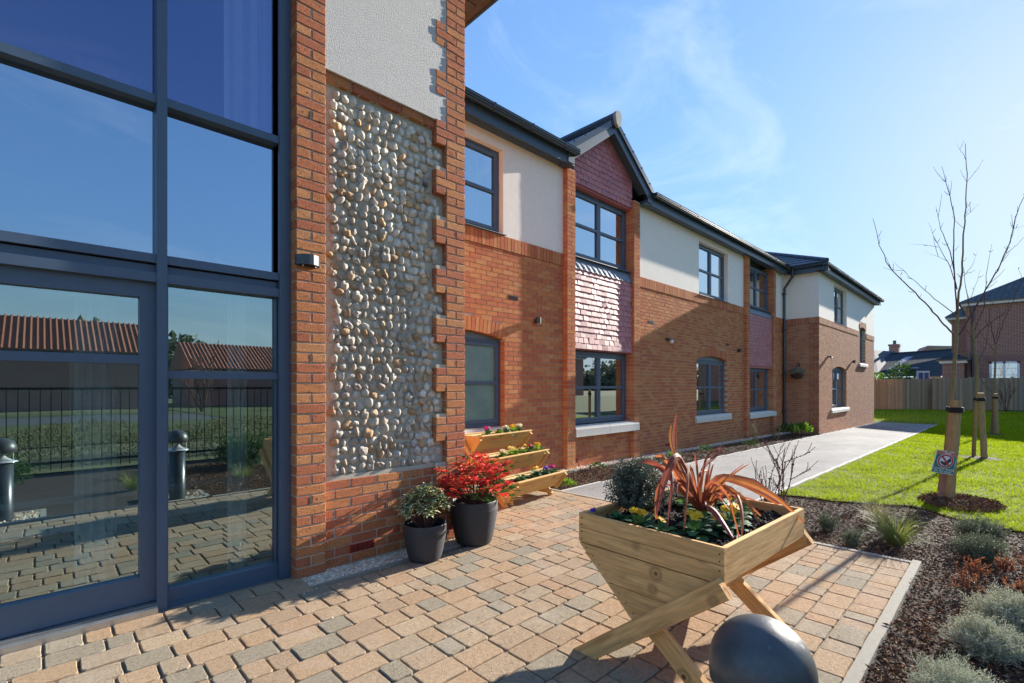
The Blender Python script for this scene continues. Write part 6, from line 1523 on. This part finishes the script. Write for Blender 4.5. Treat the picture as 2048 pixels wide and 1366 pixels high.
wl = w2(1846, 749, dB-.5); wn = link('window', None, t); b = B(); R = np.array([[u[0], -u[1], 0], [u[1], u[0], 0], [0, 0, 1.]]); b.obox(wl+np.array([0, 0, -.1]), (.5, .05, .45), R); part('frame', b, m_white, wn)
for s in (-.45, .45): b = B(); b.obox(wl+u*s*.5+np.array([-.05, -.05, -.12]), (.17, .02, .3), R); part('pane', b, m_solar, wn)
c = w2(1789, 694, dB+9); ch = B(); ch.box((c[0]-.55, c[1]-.45, 2.5), (c[0]+.55, c[1]+.45, c[2]+.1)); ch.box((c[0]-.62, c[1]-.52, c[2]+.1), (c[0]+.62, c[1]+.52, c[2]+.3)); part('chimney', ch, m_farbrick2, t)
ch = B(); ch.tube([(c[0], c[1], c[2]+.3), (c[0], c[1], c[2]+.75)], .16, 8); part('chimney_pot', ch, m_gutter, t)
g1, g2_, g3 = w2(1845, 703, dB+16), w2(1882, 703, dB+16), w2(1856, 691, dB+16); t = thing('gabled_house', (g1[0], g1[1], 0), 'distant brick gable rising behind the slate bungalow roof', 'house')
b = B(); b.prism([(g1[0], g1[1], 0), (g2_[0], g2_[1], 0), tuple(g2_), tuple(g3), tuple(g1)], (6, 1.5, 0)); part('wall', b, m_farbrick2, t)
g4 = w2(1915, 692, dB+15); b = B(); b.prism([tuple(g3), tuple(g2_), tuple(g2_+(g4-g3)), tuple(g4)], (0, 0, -.1)); part('roof', b, pm('pale far roof', [(.35, .33, .31)], .7), t)
h1, h2, h3 = w2(1700, 712, dB+4), w2(1768, 712, dB+4), w2(1745, 700, dB+7); t = thing('slate_house', (h1[0], h1[1], 0), 'low blue slate roof showing at the corner of the far wing', 'house')
b = B(); lo1 = w2(1700, 745, dB+1); lo2 = w2(1756, 745, dB+1); b.prism([tuple(lo1), tuple(lo2), tuple(w2(1790, 703, dB+8)), tuple(w2(1748, 700, dB+8)), tuple(w2(1700, 706, dB+6))], (0, 0, -.15)); part('roof', b, m_sl1, t)
b = B(); b.box((lo1[0], lo1[1]-2, -.4), (lo1[0]+4, lo1[1]+2, lo1[2]-.2)); part('wall', b, m_cream, t)

# ================================================================ WHAT THE GLASS REFLECTS (behind the camera)
sheet('hedge_bank', -30, 14, -7.5, -3.3, -.02, m_field); sheet('road', -70, 70, -23, -17, -.03, m_road); sheet('verge', -70, 70, -17, -8, -.035, m_lawn); sheet('verge', -70, 70, -27, -23, -.035, m_lawn)
t = thing('railing', (0, -3.25, 0), 'black vertical bar railing behind the planting bed, seen mirrored in the glazing', 'railing')
rb = B(); rb.box((-9, -3.27, 1.32), (12, -3.23, 1.36)); rb.box((-9, -3.27, .12), (12, -3.23, .16)); part('rail', rb, m_rail, t)
bar = B(); bar.box((-.006, -.006, 0), (.006, .006, 1.36)); bm_ = bar.mesh('bar', m_rail)
for x in np.arange(-9, 12, .125): o = link('bar', bm_, t); o.location = (x, -3.25, 0.02)
hb = B(); n = 42000; P = np.stack([rng.uniform(-12, 12, n), rng.uniform(-5.6, -3.9, n), np.zeros(n)], 1); P[:, 2] = rng.random(n)**.7*.62*(1+.15*np.sin(P[:, 0]*2.3)); leaf_quads(hb, P, norm(rng.normal(size=(n, 3))+np.array([0, 0, .4])), .05, .022, .3)
tag(part('hedge', hb, pm('winter hedge leaf', [(.16, .15, .06), (.22, .17, .08), (.12, .14, .05), (.26, .20, .11)], .8, 6, .2, rand=True, trans=.25, spec=.1), None), 'low brown green hedge beyond the railing, mirrored in the glazing', 'hedge', kind='stuff')
cushion(-.6, -1.6, .55, .45, .5, 9000, m_leafg, 'dark glossy dome shrub behind the bollards', .03, .014, 'glossy_shrub', 'shrubs behind the bollards'); cushion(2.6, -1.9, .5, .45, .5, 9000, m_leafg, 'dark glossy dome shrub mirrored in the right pane', .03, .014, 'glossy_shrub', 'shrubs behind the bollards')
tuft(.9, -.75, 260, .34, .005, .9, 1.2, m_orng, 'green grass clump behind the near bollard', 'grass clumps behind the bollards'); tuft(2.2, -.65, 260, .34, .005, .9, 1.2, m_orng, 'green grass clump right of the near bollard', 'grass clumps behind the bollards')
def pantile_house(x0, x1, y0, y1, ze, zr, label):
    t = house('pantile_cottage', x0, x1, y0, y1, ze, zr, m_farbrick2, m_pan, label, hip=False, ridge='x', over=.3); b = B(); ym = (y0+y1)/2
    for x in np.arange(x0-.2, x1+.3, .28): b.tube([(x, y1+.32, ze+.12), (x, ym, zr+.03)], .07, 5, tone=rng.random())
    part('pantiles', b, m_pan, t, kind='stuff')
pantile_house(-1.6, 4.8, -38, -31, 3.3, 5.6, 'pantiled cottage across the road, mirrored in the left pane'); pantile_house(8.4, 17.5, -44, -36, 2.6, 4.9, 'pantiled cottage across the road, mirrored in the right pane'); pantile_house(22, 34, -40, -31, 3.3, 6.2, 'pantiled cottage farther right across the road')
house('red_house', 44, 54, -42, -30, 5.2, 8.2, m_farbrick2, m_sl2, 'two storey house far across the road')
for i, (x, y) in enumerate(((6.5, -24), (-4.5, -26), (15, -25))):
    twigplant(x, y, 3.6, 5, .5, ['bare street tree between the two cottages', 'bare street tree left of the cottages', 'bare street tree right of the cottages'][i], group='bare street trees across the road', fork=3, r=.05, name='street_tree', cat='tree')
for o in bpy.data.objects:
    if '_inv' in o: del o['_inv']

b = B(); n = 26000; P = np.stack([rng.uniform(-90, 190, n), rng.uniform(-78, -66, n), np.zeros(n)], 1); P[:, 2] = rng.random(n)*(6+2.5*np.sin(P[:, 0]*.21)+1.5*np.sin(P[:, 0]*.53)); leaf_quads(b, P, norm(rng.normal(size=(n, 3))), 1.3, .9, .3)
tag(part('distant_wood', b, m_sage, None), 'dark belt of distant trees beyond the cottages, seen mirrored', 'wood', kind='stuff')

n = 90; x = rng.uniform(1.2, 4.9, n); y = np.where(x < 2.95, 3.36-np.abs(rng.normal(0, .16, n)), rng.uniform(1.2, 4.8, n)); P = np.stack([x, y, G(x)+.004], 1)
b = B(); stones(b, P, .0065*rng.uniform(.4, 1.3, n)); tag(part('stray_pebbles', b, m_pebble, None), 'stray pebbles kicked onto the paving from the gravel margin', 'pebbles', kind='stuff')
n = 260; x = rng.uniform(1.0, 5.0, n); y = rng.uniform(.6, 4.9, n); P = np.stack([x, y, G(x)+.004], 1); b = B(); leaf_quads(b, P, norm(rng.normal(size=(n, 3))*np.array([1, 1, .2])), rng.uniform(.006, .02, n), rng.uniform(.003, .008, n), .2)
tag(part('bark_crumbs', b, m_chip, None), 'small crumbs of bark and dead leaf scattered over the paving', 'leaf litter', kind='stuff')
